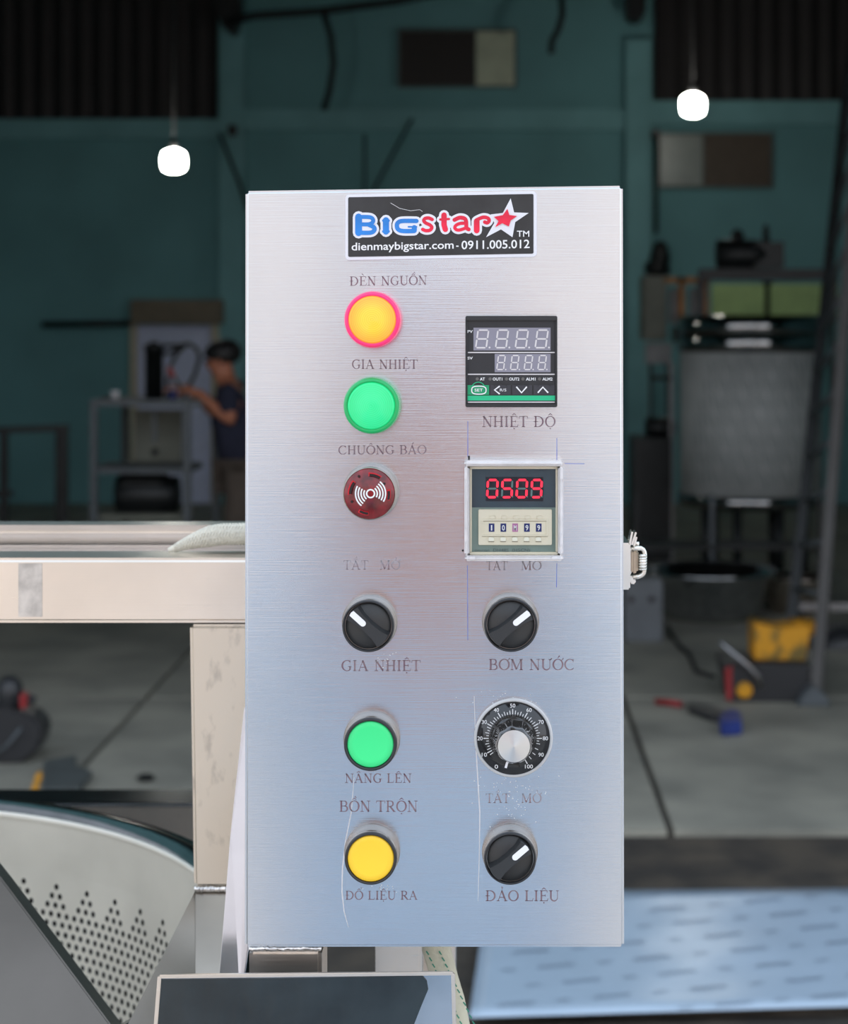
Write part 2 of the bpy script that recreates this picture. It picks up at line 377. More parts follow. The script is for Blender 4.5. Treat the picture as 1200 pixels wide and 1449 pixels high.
# doorway with roller shutter box
M['cream'] = mat('cream_painted_metal', sc(190,184,160), .5, noise=.08)
M['shut'] = mat('olive_shutter_box', sc(118,108,90), .6, noise=.1)
M['doorglow'] = mat('doorway_daylight_tone', sc(205,214,240), .5, noise=.05)  # pale blue colour stands in for daylight glowing through the doorway
dd = struct('doorway_glow_1', MB().wbox(194, 460, 298, 712, WY-.06, .058), M['doorglow'])
build('shutter_box', MB().wbox(184, 424, 314, 458, WY-.30, .29), M['shut'], dd, bevel=.01)
build('door_frame', MB().wbox(184, 459, 193, 712, WY-.12, .118), M['cream'], dd)
build('door_frame', MB().wbox(299, 459, 311, 712, WY-.12, .118), M['cream'], dd)
for i in range(5):
    build('doorway_glow_panel', MB().wbox(200, 466+i*48, 292, 508+i*48, WY-.075, .012), M['doorglow'], dd)

# ================================================================== CONTROL BOX
BY = 1.0
TL, TR, BR, BL = P(347,270), P(881.5,262.5), P(883.5,1341), P(346,1341)
box = T('control_box', 'tall brushed stainless steel control box with lamps, switches and displays', 'control panel', (P(615,1341).x, 1.08, BL.z))
mb = MB(); D = Vector((0,.16,0))
mb.prism([TL, TR, BR, BL], D)
build('cabinet', mb, M['panel'], box, bevel=.0016, seg=3)
LET = [('ĐÈN NGUỒN',494.6,604,391.5,404.2,-.012,0),('GIA NHIỆT',497.7,590.4,508.8,521.8,0,0),('CHUÔNG BÁO',478.4,603,630.8,643,-.006,0),
 ('GIA NHIỆT',482.8,594.6,934.5,949.4,0,0),('NÂNG LÊN',488,582,1094.8,1107.6,0,0),('BỒN TRỘN',479.7,590.8,1133.2,1148.6,0,0),
 ('ĐỔ LIỆU RA',488.5,590.5,1260.8,1273,0,0),('NHIỆT ĐỘ',682,785.6,589,604,0,0),('BƠM NƯỚC',691,812.5,932.8,948,0,0),
 ('ĐẢO LIỆU',686.6,791,1260.2,1275,0,0),('TẮT',486,520.8,793.3,805.8,0,1),('MỞ',537,566,793.3,805.8,0,1),
 ('TẮT',688,718,794,806.5,0,1),('MỞ',737,766,794,806.5,0,1),('TẮT',687.5,721,1123,1136,0,1),('MỞ',737.5,766,1123,1136,0,1)]
for s, u0, u1, vt, vb, ti, f in LET:
    mb = MB(); serif(mb, s, u0, u1, vt, vb, 0, ti); build('lettering', mb, M['inkf' if f else 'ink'], box, fixn=False)
# pen guide lines
for pts in ([(662,596),(662,646)], [(661.5,800),(662,906)], [(788,620),(788,650)], [(788,797),(787.5,831)], [(799,656),(827,656.2)]):
    mb = MB(); mb.strip(pts, .9, 0); build('pen_line', mb, M['pen'], box, fixn=False)
mb = MB(); mb.strip([(663.5,645),(663.6,652)],3,.0001); build('marker_dot', mb, M['black'], box, fixn=False)
mb = MB(); mb.disc(655,779,1.5,.0002); build('marker_dot', mb, M['black'], box, fixn=False)
def highlight_streak(pts, w):  # reflection highlights painted on the panel as pale streaks
    q = []; 
    for i in range(len(pts)-1):
        for k in range(6): t = k/6; q.append((pts[i][0]*(1-t)+pts[i+1][0]*t, pts[i][1]*(1-t)+pts[i+1][1]*t))
    q.append(pts[-1]); mb = MB(); mb.strip(q, [w*(.35+.65*math.sin(pi*min(1,(i+.5)/len(q)))) for i in range(len(q))], 0)
    build('highlight_or_scratch', mb, M['highlight_streak'], box, fixn=False)
highlight_streak([(501,1100),(497,1150),(489,1190),(484.5,1230),(484,1262),(487,1290),(493,1312)], 1.9)
highlight_streak([(671,985),(673,1050),(676,1100),(679,1150),(678.5,1200),(676.5,1275)], 1.7)
# white splash marks
mb = MB()
for i in range(90):
    mb.disc(random.gauss(725,24), random.gauss(1128,26), random.uniform(.3,.9), .00015, 6)
for i in range(26): mb.disc(random.gauss(712,22), random.gauss(985,9), random.uniform(.3,.8), .00015, 6)
for i in range(20): mb.disc(random.gauss(545,14), random.gauss(932,5), random.uniform(.3,.8), .00015, 6)
for i in range(18): mb.disc(random.gauss(540,14), random.gauss(1258,4), random.uniform(.3,.8), .00015, 6)
o = build('splash_mark', mb, M['white'], box, fixn=False); o['kind'] = 'stuff'

# ---- name plate
M['platebl'] = mat('black_enamel', sc(44,44,46), .35, noise=.25, nscale=60)
M['platewh'] = mat('white_enamel', (.80,.80,.86), .35, noise=.02)
M['logoblue'] = mat('blue_print', sc(40,130,215), .4, noise=.12, nscale=90)
M['logored'] = mat('red_print', sc(232,28,66), .4, noise=.15, nscale=90)
def rp(pts):  return [P(470+x/3.871, 260+y/3.871, .0014) for x, y in pts]
def rrect(x0, y0, x1, y1, r, tilt=0):
    q = []
    for cx, cy, a in ((x1-r,y0+r,-90),(x1-r,y1-r,0),(x0+r,y1-r,90),(x0+r,y0+r,180)):
        for k in range(6):
            w = math.radians(a+k*18); q.append((cx+r*math.cos(w), cy+r*math.sin(w)+tilt*(cx-x0)))
    return q
mb = MB(); mb.prism(rp(rrect(72,60,1121,420,22,-.018)), (0,.0013,0)); plate = build('name_plate', mb, M['platewh'], box, bevel=.0003)
mb = MB(); h = .0016
mb.add([P(470+x/3.871, 260+y/3.871, h) for x, y in rrect(88,74,1103,401,8,-.018)], [tuple(range(24))]); build('plate_field', mb, M['platebl'], plate, fixn=False)
def L(pts, w): return [(470+x/3.871, 260+y/3.871) for x, y in pts], w/3.871
B_ = [([(145,182),(145,268)],38),([(145,182),(205,183),(224,196),(221,212),(200,222),(150,222)],22),([(200,224),(228,238),(231,254),(210,268),(145,268)],24)]
I_ = [([(295,200),(295,262)],34),([(281,202),(309,202)],15),([(281,261),(309,261)],15)]
G_ = [([(462,204),(385,204),(360,214),(355,232),(362,250),(388,259),(450,259)],24),([(450,256),(450,240)],28),([(418,236),(462,236)],9)]
s_ = [([(548,196),(530,188),(510,190),(502,202),(513,215),(536,226),(546,240),(536,254),(514,257),(496,250)],19)]
t_ = [([(613,172),(613,225),(620,250)],30),([(592,196),(640,193)],13)]
a_ = [([(670,198),(698,186),(724,190),(734,206),(736,240),(748,250)],22),([(732,216),(700,218),(676,230),(674,246),(694,254),(734,242)],18)]
r_ = [([(792,256),(792,205)],32),([(792,198),(826,184),(852,188),(860,202),(850,214),(836,210)],20)]
mb = MB()
for g in [([(175,200),(200,200)],20),([(175,246),(205,246)],20),([(660,222),(700,240)],20),([(400,232),(430,226)],22)]+B_+I_+G_+s_+t_+a_+r_:
    q, w = L(g[0], g[1]+26); mb.fat(q, w, h+.0001)
OST = [(978,80),(997,157),(1077,160),(1003,210),(988,293),(925,250),(843,293),(888,215),(868,168),(935,160)]
mb.prism([P(470+x/3.871, 260+y/3.871, h+.0003) for x, y in OST], (0,.0002,0)); build('logo_outline', mb, M['platewh'], plate, fixn=False)
for nm, gl, m in (('logo_letter',B_,'logoblue'),('logo_letter',I_,'logoblue'),('logo_letter',G_,'logoblue'),('logo_letter',s_,'logored'),('logo_letter',t_,'logored'),('logo_letter',a_,'logored'),('logo_letter',r_,'logored')):
    mb = MB()
    for g in gl: q, w = L(*g); mb.fat(q, w, h+.00024)
    build(nm, mb, M[m], plate, fixn=False)
mb = MB(); mb.prism([P(470+x/3.871, 260+y/3.871, h+.0008) for x, y in [(960,138),(971,171),(1013,177),(978,201),(968,234),(932,216),(893,238),(912,205),(886,181),(935,172)]], (0,.0002,0)); build('logo_star', mb, M['logored'], plate, fixn=False)
mb = MB(); sans(mb, 'dienmaybigstar.com', 497.5, 343.5, 642, 358, h+.0002, .012, -.018); sans(mb, '-', 645.5, 347.5, 649, 349.2, h+.0002, .012); sans(mb, '0911.005.012', 653, 340.6, 749.5, 353, h+.0002, .012, -.018)
sans(mb, 'TM', 731.5, 326.5, 749, 335, h+.0002, .01); build('lettering', mb, M['white'], plate, fixn=False)
mb = MB(); mb.strip([L([p],1)[0][0] for p in ((320,105),(370,135),(430,148),(480,142),(495,152))], .5, h); build('highlight_or_scratch', mb, M['white'], plate, fixn=False)

# ---- round controls
def base(u, v, hh):      # base centre on the panel for a face seen at (u, v) and standing hh in front
    p = P(u, v, hh); return Vector((p.x, 1.0, p.z))
def sub(parent, name, mb, m, **k): return build(name, mb, M[m], parent, **k)
def radial(name, c0, c1, r1, e0, e1, es, rough=.25):
    m = mat(name, c0, rough, coat=.4); t = m.node_tree; p = t.nodes['Principled BSDF']; tcn = t.nodes.new('ShaderNodeTexCoord')
    sx = t.nodes.new('ShaderNodeSeparateXYZ'); cx = t.nodes.new('ShaderNodeCombineXYZ'); ln = t.nodes.new('ShaderNodeVectorMath'); ln.operation = 'LENGTH'
    t.links.new(tcn.outputs['Object'], sx.inputs[0]); t.links.new(sx.outputs['X'], cx.inputs[0]); t.links.new(sx.outputs['Z'], cx.inputs[2]); t.links.new(cx.outputs[0], ln.inputs[0])
    mr = t.nodes.new('ShaderNodeMapRange'); mr.inputs['From Max'].default_value = r1; t.links.new(ln.outputs['Value'], mr.inputs[0])
    r = t.nodes.new('ShaderNodeValToRGB'); r.color_ramp.elements[0].position = .45; r.color_ramp.elements[0].color = (*e0,1); r.color_ramp.elements[1].color = (*e1,1)
    t.links.new(mr.outputs[0], r.inputs[0]); t.links.new(r.outputs[0], p.inputs['Emission Color']); p.inputs['Emission Strength'].default_value = es
    m1 = t.nodes.new('ShaderNodeMath'); m1.operation = 'MULTIPLY'; m1.inputs[1].default_value = 2*pi/(2.7*K); m2 = t.nodes.new('ShaderNodeMath'); m2.operation = 'SINE'
    m3 = t.nodes.new('ShaderNodeMath'); m3.operation = 'MULTIPLY_ADD'; m3.inputs[1].default_value = es*.22; m3.inputs[2].default_value = es
    t.links.new(ln.outputs['Value'], m1.inputs[0]); t.links.new(m1.outputs[0], m2.inputs[0]); t.links.new(m2.outputs[0], m3.inputs[0]); t.links.new(m3.outputs[0], p.inputs['Emission Strength'])
    return m
M['lensO'] = radial('lit_orange_lens', sc(250,150,40), None, 33*K, sc(255,188,60), sc(255,120,40), .62)
M['rimO'] = mat('pink_lens_rim', sc(225,40,110), .3, emit=sc(255,40,110), estr=.28, coat=.4, noise=.03)
M['lensG'] = radial('green_lens', sc(30,205,130), None, 34*K, sc(70,235,160), sc(0,200,110), .30)  # unlit lamp; glow and rib rings painted in by emission
M['rimG'] = mat('green_lens_rim', sc(0,165,90), .3, emit=sc(0,190,100), estr=.10, coat=.4, noise=.03)  # faint glow painted into the unlit rim
def ripple(r0, r1, h0, h1, n, amp):
    q = []
    for i in range(n*2+1):
        t = i/(n*2); r = r0+(r1-r0)*t; q.append((max(r, 0), h0+(h1-h0)*(1-(r/r0)**2)+(amp if i % 2 else 0)))
    return q
def lamp(u, v, r, lens, rim, label):
    hh = .017; c = base(u, v, hh); k = (1-hh)*K
    mb = MB().lathe(c, [((r-1)*k,0),(r*k,.001),(r*k,.012),((r-1.5)*k,.0145),((r-6)*k,.0155),((r-6)*k,.0140)], n=72, cap1=False)
    for i in range(90):
        a = 2*pi*i/90; mb.box((c.x+math.cos(a)*(r*k)-.0002, .9895, c.z+math.sin(a)*(r*k)-.0002), (c.x+math.cos(a)*(r*k)+.0002, .9935, c.z+math.sin(a)*(r*k)+.0002))
    root = build('indicator_lamp', mb, M[rim], box); root['label'] = label
    mb = MB().lathe(c, [((r-6)*k,.0135),((r-6.4)*k,.0152)]+ripple((r-7.5)*k, 0, .0158, .0178, 12, .00042), n=72, cap0=False)
    build('lens', mb, M[lens], root)
lamp(526.3, 452.3, 40, 'lensO', 'rimO', 'lit orange indicator lamp with pink rim'); lamp(525, 574.6, 40, 'lensG', 'rimG', 'green ribbed indicator lamp')
# buzzer
M['redpl'] = mat('dark_red_translucent_plastic', sc(120,14,24), .22, noise=.5, nscale=160, coat=.5)
M['redbr'] = mat('bright_red_slot_edge', sc(215,20,40), .3, noise=.1)
M['dk'] = mat('dark_slot', sc(28,4,8), .6, noise=.1)
hh = .018; c = base(522.5, 699, hh); k = (1-hh)*K
bz = build('buzzer', MB().lathe(c, [(40.5*k,0),(40.5*k,.003),(38.5*k,.006),(38*k,.015),(36.6*k,.0172),(36.3*k,.0165)], n=64), M['bezel'], box); bz['label'] = 'dark red warning buzzer'
build('red_cap', MB().lathe(c, [(36.4*k,.010),(36.2*k,.0168),(34.5*k,.0180),(0.0001,.0180)], n=64), M['redpl'], bz)
def arcstrip(mb, u, v, r, a0, a1, w, h, n=12):
    mb.strip([(u+r*math.cos(math.radians(a0+(a1-a0)*i/n)), v-r*math.sin(math.radians(a0+(a1-a0)*i/n))) for i in range(n+1)], w, h)
bu, bv = 524.4, 698.5
for a0, a1 in ((55,92),(140,182),(-18,12),(238,268)):
    mb = MB(); arcstrip(mb, 522.5, 699, 27.8, a0, a1, 5.2, hh+.0001); build('sound_slot', mb, M['redbr'], bz, fixn=False)
    mb = MB(); arcstrip(mb, 522.9, 699.5, 27.4, a0+2, a1-2, 3.6, hh+.0003); build('sound_slot', mb, M['dk'], bz, fixn=False)
mb = MB()
for r in (9.5, 13.5, 17.5, 21.3):
    arcstrip(mb, bu, bv, r, -32, 52, 2.1, hh+.0003, 14); arcstrip(mb, bu, bv, r, 150, 233, 2.1, hh+.0003, 14)
arcstrip(mb, bu, bv, 5.6, 0, 360, 2.2, hh+.0003, 24); build('sound_wave_mark', mb, M['white'], bz, fixn=False)
mb = MB()
for du, dv in ((-14.5,-25),(21.3,-14.5),(-24.5,11)): mb.disc(522.5+du, 699+dv, 1.9, hh+.0003, 12)
build('pin_hole', mb, M['dk'], bz, fixn=False)
# push buttons
M['capG'] = mat('green_button_cap', sc(60,222,135), .35, emit=sc(60,235,140), estr=.12, noise=.015, nscale=30)
M['capY'] = mat('yellow_button_cap', sc(248,205,52), .35, emit=sc(255,205,60), estr=.12, noise=.015, nscale=30)
def bezel(u, v, r, hh, name, label, inner):
    c = base(u, v, hh); k = (1-hh)*K
    root = build(name, MB().lathe(c, [((r+3)*k,0),((r+3)*k,.0022),((r+1.8)*k,.0030),((r+1.6)*k,.0070),((r+.4)*k,.0082),((r+.2)*k,hh*.8)], n=64), M['bezel'], box); root['label'] = label
    build('bezel_ring', MB().lathe(c, [((r-.3)*k,hh*.72),(r*k,hh*.78),(r*k,hh*.94),((r-.9)*k,hh),((inner+.8)*k,hh),(inner*k,hh*.94),(inner*k,hh*.7)], n=64, cap1=False), M['black'], root)
    return root, c, k
def push(u, v, r, cap, label, inner=33.2):
    hh = .0145; root, c, k = bezel(u, v, r, hh, 'push_button', label, inner)
    q = [((inner-.6)*k,.007),((inner-.6)*k,hh*.91),((inner-1.6)*k,hh*.95)]+[((inner-1.6)*k*t, hh*(.95-.05*(1-t*t))) for t in (.75,.5,.25,.001)]
    build('button_cap', MB().lathe(c, q, n=64), M[cap], root)
push(524, 1054, 37.6, 'capG', 'green push button'); push(524.4, 1215.8, 37, 'capY', 'yellow push button')
def selector(u, v, r, ang, label):
    hh = .0145; inner = r-3.4; root, c, k = bezel(u, v, r, hh, 'selector_switch', label, inner)
    build('knob_disc', MB().lathe(c, [((inner-.7)*k,.006),((inner-.9)*k,.0120),((inner-2)*k,.0124),(.0001,.0124)], n=64), M['black2'], root)
    ca, sa = math.cos(math.radians(ang)), math.sin(math.radians(ang))
    def loc(x, y): return Vector((c.x+(x*ca-y*sa)*k, 0, c.z+(x*sa+y*ca)*k))
    R = inner-1.4
    top = [(-R*.86,12.5),(-R*.5,9.4),(0,8.6),(R*.5,9.6),(R*.86,12.5)]
    def outline(s):
        q = []
        for i in range(9):     # left end arc, from bottom to top
            a = math.radians(180+24-48*i/8); q.append((R*math.cos(a), R*math.sin(a)))
        for x, y in top[0:]: q.append((x, y))
        for i in range(9):
            a = math.radians(24-48*i/8); q.append((R*math.cos(a), R*math.sin(a)))
        for x, y in top[::-1]: q.append((x, -y))
        # order: left arc goes (204->156) so top side next, right arc (24 -> -24), bottom back
        return q
    q = outline(1); mb = MB(); lo = []; hi = []
    for x, y in q:
        p = loc(x, y*1.12); lo.append(Vector((p.x, 1-.0122, p.z))); p = loc(x*.97, y*.86); hi.append(Vector((p.x, 1-.0185, p.z)))
    m_ = len(q); mb.add(lo+hi, [tuple(range(m_, 2*m_))]+[(i,(i+1)%m_,m_+(i+1)%m_,m_+i) for i in range(m_)])
    build('grip', mb, M['black2'], root, bevel=.0002)
    q = []
    for a in range(90, 271, 18): w = math.radians(a); q.append((9+4.3*math.cos(w), 4.3*math.sin(w)))
    q += [(R*.955,-4.3),(R*.985,0),(R*.955,4.3)]
    pts = [loc(x, y) for x, y in q]
    build('pointer_mark', MB().prism([Vector((p.x, 1-.0188, p.z)) for p in pts], (0,.0006,0)), M['pointer'], root)
M['pointer'] = mat('bright_white_mark', (.92,.92,.97), .3, emit=(.8,.8,1), estr=.0, noise=.01)
selector(520.8, 886.5, 36.8, 138, 'selector switch turned to upper left'); selector(723, 885, 38, 38, 'selector switch under the timer, turned right'); selector(722, 1215.8, 37, 40, 'lowest selector switch, turned right')
# speed dial
M['clear'] = mat('clear_acrylic_rim', (.85,.86,.88), .18, .0, trans=.35, coat=.5, noise=.05, nscale=80)
dc = P(726.5, 1044.5, .003); dc.y = 1.0; k = .997*K
dial = build('speed_dial', MB().lathe(dc, [(56*k,0),(56*k,.0028),(54.8*k,.0036),(52*k,.0036),(51.5*k,.0030)], n=80), M['clear'], box); dial['label'] = 'black round speed dial numbered to 100 with chrome knob'
build('dial_face', MB().lathe(dc, [(51.6*k,.0020),(51.6*k,.0034),(.0001,.0034)], n=80), M['glossblack'], dial)
mb = MB(); hf = .0035
for i in range(51):
    val = i*2; a = math.radians(240-3*val)
    if val > 84 and i % 2: continue
    if val < 8: continue
    r1 = 41.5 if i % 5 == 0 else (39.5 if i % 1 == 0 and (i*2) % 4 == 0 else 37.5); r0 = 34
    x0, y0 = 725.5+r0*math.cos(a), 1044.8-r0*math.sin(a); x1, y1 = 725.5+r1*math.cos(a), 1044.8-r1*math.sin(a)
    mb.strip([(x0,y0),(x1,y1)], 1.25 if i % 5 == 0 else 1.0, hf)
build('scale_tick', mb, M['white'], dial, fixn=False)
for val in range(0, 101, 10):
    a = math.radians(240-3*val); r = 46.3 if val < 100 else 46; u, v = 725.5+r*math.cos(a), 1044.8-r*math.sin(a); s = str(val); wd_ = {1:2.4,2:3.7,3:5.6}[len(s)]
    mb = MB(); sans(mb, s, u-wd_, v-2.8, u+wd_, v+2.8, hf, .005); build('scale_number', mb, M['white'], dial, fixn=False)
mb = MB(); vv = []; ff = []; N = 96; prof = [(33.5,.0036,0),(32.5,.006,0),(30,.007,.0),(28.5,.009,.055),(26.5,.017,.055),(25.5,.0205,.03),(22.6,.0222,0)]
for r, hz, am in prof:
    for i in range(N):
        a = 2*pi*i/N; rr = r*(1-am*(.5+.5*math.cos(9*a)))*k; vv.append((dc.x+rr*math.cos(a), 1-hz, dc.z+rr*math.sin(a)))
for j in range(len(prof)-1):
    for i in range(N): ff.append((j*N+i, j*N+(i+1)%N, (j+1)*N+(i+1)%N, (j+1)*N+i))
mb.add(vv, ff, True); M['knobblack'] = mat('glossy_black_knob', (.020,.018,.016), .08, 0, coat=1, noise=.02); build('knob', mb, M['knobblack'], dial)
# anisotropic spun aluminium cap: built as fan of slightly tilted facets
mb = MB(); hc = .0222; N = 60; cc = Vector((dc.x, 1-hc, dc.z)); vv = [cc+Vector((0,-.0007,0))]; ff = []
for i in range(N): a = 2*pi*i/N; vv.append(cc+Vector((22.3*k*math.cos(a), 0, 22.3*k*math.sin(a))))
for i in range(N): ff.append((0, 1+i, 1+(i+1) % N))
mb.add(vv, ff); M['spun'] = mat('spun_aluminium', (.80,.78,.75), .30, 1, noise=.03, aniso=.9)
t = M['spun'].node_tree; tg = t.nodes.new('ShaderNodeTangent'); tg.direction_type = 'RADIAL'; tg.axis = 'Y'; t.nodes['Principled BSDF'].inputs['Anisotropic Rotation'].default_value = .25; t.links.new(tg.outputs[0], t.nodes['Principled BSDF'].inputs['Tangent'])
build('knob_cap', mb, M['spun'], dial, fixn=False)
a = math.radians(-106); mb = MB(); mb.strip([(724.6+r*math.cos(a), 1055-r*math.sin(a)) for r in (24.5, 33)], 3.4, .0165, .0002); build('pointer_mark', mb, M['pointer'], dial, fixn=False)

# ---- temperature controller
def tx(x): return 640+x/7.06
def ty(y): return 430+y/7.06
hb = .0075
mb = MB().pbox(tx(132), ty(120), tx(1050), ty(1032), 0, .0055); tcn_ = build('temperature_controller', mb, M['black'], box, bevel=.0008); tcn_['label'] = 'black square temperature controller with two grey digit windows'
fm = MB()
for a in ((132,120,1050,168),(132,1000,1050,1032),(132,168,152,1000),(1030,168,1050,1000)): fm.pbox(tx(a[0]), ty(a[1]), tx(a[2]), ty(a[3]), .0050, hb)
build('case_frame', fm, M['black'], tcn_, bevel=.0004)
M['ctlface'] = mat('matt_black_face', sc(40,40,44), .45, noise=.05)
M['dispgrey'] = mat('grey_display_window', sc(140,138,152), .3, noise=.04)
M['segoff'] = mat('unlit_white_segment', sc(215,210,212), .4, noise=.02)
M['dotoff'] = mat('grey_indicator_dot', sc(100,98,96), .4, noise=.02)
M['ctlgreen'] = mat('green_print', sc(30,190,135), .4, noise=.04)
M['ctlgreen2'] = mat('green_key', sc(20,150,100), .4, noise=.06)
M['keygrey'] = mat('dark_grey_key', sc(62,62,70), .45, noise=.05)
build('face', MB().pbox(tx(152), ty(168), tx(1030), ty(1000), .0050, .0060), M['ctlface'], tcn_)
build('display_window', MB().pbox(tx(212), ty(238), tx(982), ty(465), .0055, .0062), M['dispgrey'], tcn_); build('display_window', MB().pbox(tx(424), ty(500), tx(982), ty(682), .0055, .0062), M['dispgrey'], tcn_)
for i in range(4):
    mb = MB(); u = tx(234+i*198); segs(mb, 'abcdefg', u, ty(438), 105/7.06, 176/7.06, 2.3, .0064, .14); mb.disc(tx(372+i*198), ty(436), 1.4, .0063, 10); build('digit', mb, M['segoff'], tcn_, fixn=False)
    mb = MB(); u = tx(444+i*137); segs(mb, 'abcdefg', u, ty(656), 68/7.06, 140/7.06, 1.9, .0064, .13); mb.disc(tx(534+i*137), ty(656), 1.1, .0063, 10); build('digit', mb, M['segoff'], tcn_, fixn=False)
mb = MB()
for y in (480, 698, 976): mb.pbox(tx(156), ty(y), tx(1024), ty(y+11), .0058, .0062)
build('silver_line', mb, M['segoff'], tcn_)
build('green_band', MB().pbox(tx(150), ty(916), tx(1028), ty(966), .0058, .0062), M['ctlgreen'], tcn_)
mb = MB()
for s, a, b in (('PV',152,205),('SV',152,205)): y = 262 if s == 'PV' else 528; sans(mb, s, tx(a), ty(y), tx(b), ty(y+28), .0061, .02)
for s, a, b in (('AT',276,326),('OUT1',404,500),('OUT2',568,670),('ALM1',736,832),('ALM2',900,1002)): sans(mb, s, tx(a), ty(736), tx(b), ty(766), .0061, .02)
build('lettering', mb, M['white'], tcn_, fixn=False)
for x in (250, 378, 542, 706, 872):
    mb = MB(); mb.disc(tx(x), ty(750), 2.3, .0061, 14); build('status_light', mb, M['dotoff'], tcn_, fixn=False)
for i, (x0, x1) in enumerate(((152,368),(380,584),(598,798),(812,1024))):
    m = 'ctlgreen2' if i == 0 else 'keygrey'
    mb = MB().pbox(tx(x0), ty(812), tx(x1), ty(908), .0058, .0064)
    c0 = ((x0+x1)/2, 845)
    kk = build('key', mb, M[m], tcn_)
    mb = MB()
    for j in range(6): mb.pbox(tx(x0), ty(818+j*16), tx(x1), ty(821+j*16), .0063, .00655)
    arcp = [(tx(c0[0]+68*math.cos(a_)), ty(850-68*math.sin(a_))) for a_ in [math.radians(20+140*j/12) for j in range(13)]]; mb.strip(arcp, 1.0, .0065)
    build('key_rib', mb, M['ctlgreen' if i == 0 else 'ctlface'], tcn_, fixn=False)
mb = MB(); hk = .0066
for ch in ([(745,828),(692,888),(640,828)], [(958,888),(905,832),(855,888)], [(474,822),(422,860),(474,900)]): mb.strip([(tx(x), ty(y)) for x, y in ch], 2.1, hk)
sans(mb, 'SET', tx(222), ty(846), tx(306), ty(876), hk, .01); sans(mb, 'R/S', tx(476), ty(846), tx(540), ty(874), hk)
oc = [(tx(266+72*math.copysign(abs(math.cos(a_))**.7, math.cos(a_))), ty(862-40*math.copysign(abs(math.sin(a_))**.7, math.sin(a_)))) for a_ in [2*pi*j/24 for j in range(25)]]
mb.strip(oc, 1.5, hk); build('lettering', mb, M['white'], tcn_, fixn=False)

# ---- timer relay
def rx(x): return 640+x/6
def ry(y): return 620+y/6
M['acr'] = bpy.data.materials.new('clear_acrylic'); m = M['acr']; m.use_nodes = True; t = m.node_tree; t.nodes.clear()
oo = t.nodes.new('ShaderNodeOutputMaterial'); mx = t.nodes.new('ShaderNodeMixShader'); tr = t.nodes.new('ShaderNodeBsdfTransparent'); gl = t.nodes.new('ShaderNodeBsdfGlossy'); gl.inputs['Roughness'].default_value = .04
fr = t.nodes.new('ShaderNodeFresnel'); fr.inputs[0].default_value = 1.12; t.links.new(fr.outputs[0], mx.inputs[0]); t.links.new(tr.outputs[0], mx.inputs[1]); t.links.new(gl.outputs[0], mx.inputs[2]); t.links.new(mx.outputs[0], oo.inputs[0]); tr.inputs[0].default_value = (.97,.98,.98,1)
M['acrrim'] = mat('frosted_acrylic_rim', (.93,.91,.93), .14, 0, trans=.25, coat=.6, noise=.06, nscale=120, bump=.0004, bscale=160)
M['tbeige2'] = mat('cream_wheel_button', sc(252,248,232), .35, noise=.01)
M['tline'] = mat('shadow_line', sc(150,138,118), .6, noise=.05)  # tone for shade painted under the wheel frame and buttons
M['tbeige'] = mat('beige_plastic', sc(238,228,206), .4, noise=.02)
M['tgreen'] = mat('grey_green_face', sc(128,146,140), .45, noise=.03)
M['tslate'] = mat('slate_display_tint', sc(58,74,86), .3, noise=.06, nscale=80)
M['tdark'] = mat('dark_display', sc(24,24,40), .3, noise=.05)
M['segred'] = mat('lit_red_segment', sc(230,30,50), .4, emit=sc(255,40,70), estr=.9, noise=.01)
M['segdim'] = mat('unlit_segment', sc(96,130,130), .4, noise=.02)
M['wheelblue'] = mat('navy_number_wheel', sc(30,42,110), .4, noise=.05)
M['wheelpink'] = mat('pink_number_wheel', sc(190,120,170), .4, noise=.05)
TIL = -.012
tm = build('timer_relay', MB().pbox(rx(118), ry(210), rx(925), ry(1030), 0, .004), M['tbeige'], box, bevel=.0005); tm['label'] = 'beige digital timer under a clear cover showing red digits'
fb = MB()
for a in ((148,240,896,262),(148,968,896,992),(148,262,166,968),(878,262,896,968)): fb.pbox(rx(a[0]), ry(a[1]), rx(a[2]), ry(a[3]), .0035, .0082)
build('case_frame', fb, M['tbeige'], tm, bevel=.0003)
build('face', MB().pbox(rx(164), ry(588), rx(880), ry(970), .0035, .0066), M['tgreen'], tm)
build('display_window', MB().pbox(rx(162), ry(260), rx(882), ry(588), .0035, .0067), M['tslate'], tm)
build('display_window', MB().pbox(rx(285), ry(330), rx(772), ry(536), .0060, .0070), M['tdark'], tm)
for i, (on, off) in enumerate((('abcdef','g'),('acdfg','be'),('abcdef','g'),('abcdfg','e'))):
    u = rx(296+i*125); v = ry(502)
    mb = MB(); segs(mb, on, u, v, 82/6, 146/6, 3.3, .0073, .05, TIL); build('digit', mb, M['segred'], tm, fixn=False)
    mb = MB(); segs(mb, off, u, v, 82/6, 146/6, 2.6, .0072, .05, TIL); mb.disc(rx(386+i*125), ry(497), 1.1, .0072, 10); build('unlit_segment', mb, M['segdim'], tm, fixn=False)
tw = build('thumbwheel_panel', MB().pbox(rx(222), ry(606), rx(846), ry(908), .006, .0086), M['tbeige'], tm, bevel=.0003)
fb = MB()
for a in ((250,690,812,702),(250,820,812,832),(250,702,262,820),(800,702,812,820)): fb.pbox(rx(a[0]), ry(a[1]), rx(a[2]), ry(a[3]), .0084, .0094)
build('wheel_frame', fb, M['tbeige'], tm)
build('wheel_shadow_line', MB().pbox(rx(262), ry(702), rx(800), ry(706), .0084, .0087), M['tline'], tm); build('wheel_shadow_line', MB().pbox(rx(250), ry(832), rx(812), ry(836), .0084, .0087), M['tline'], tm)  # painted shade strips below the raised frame edges
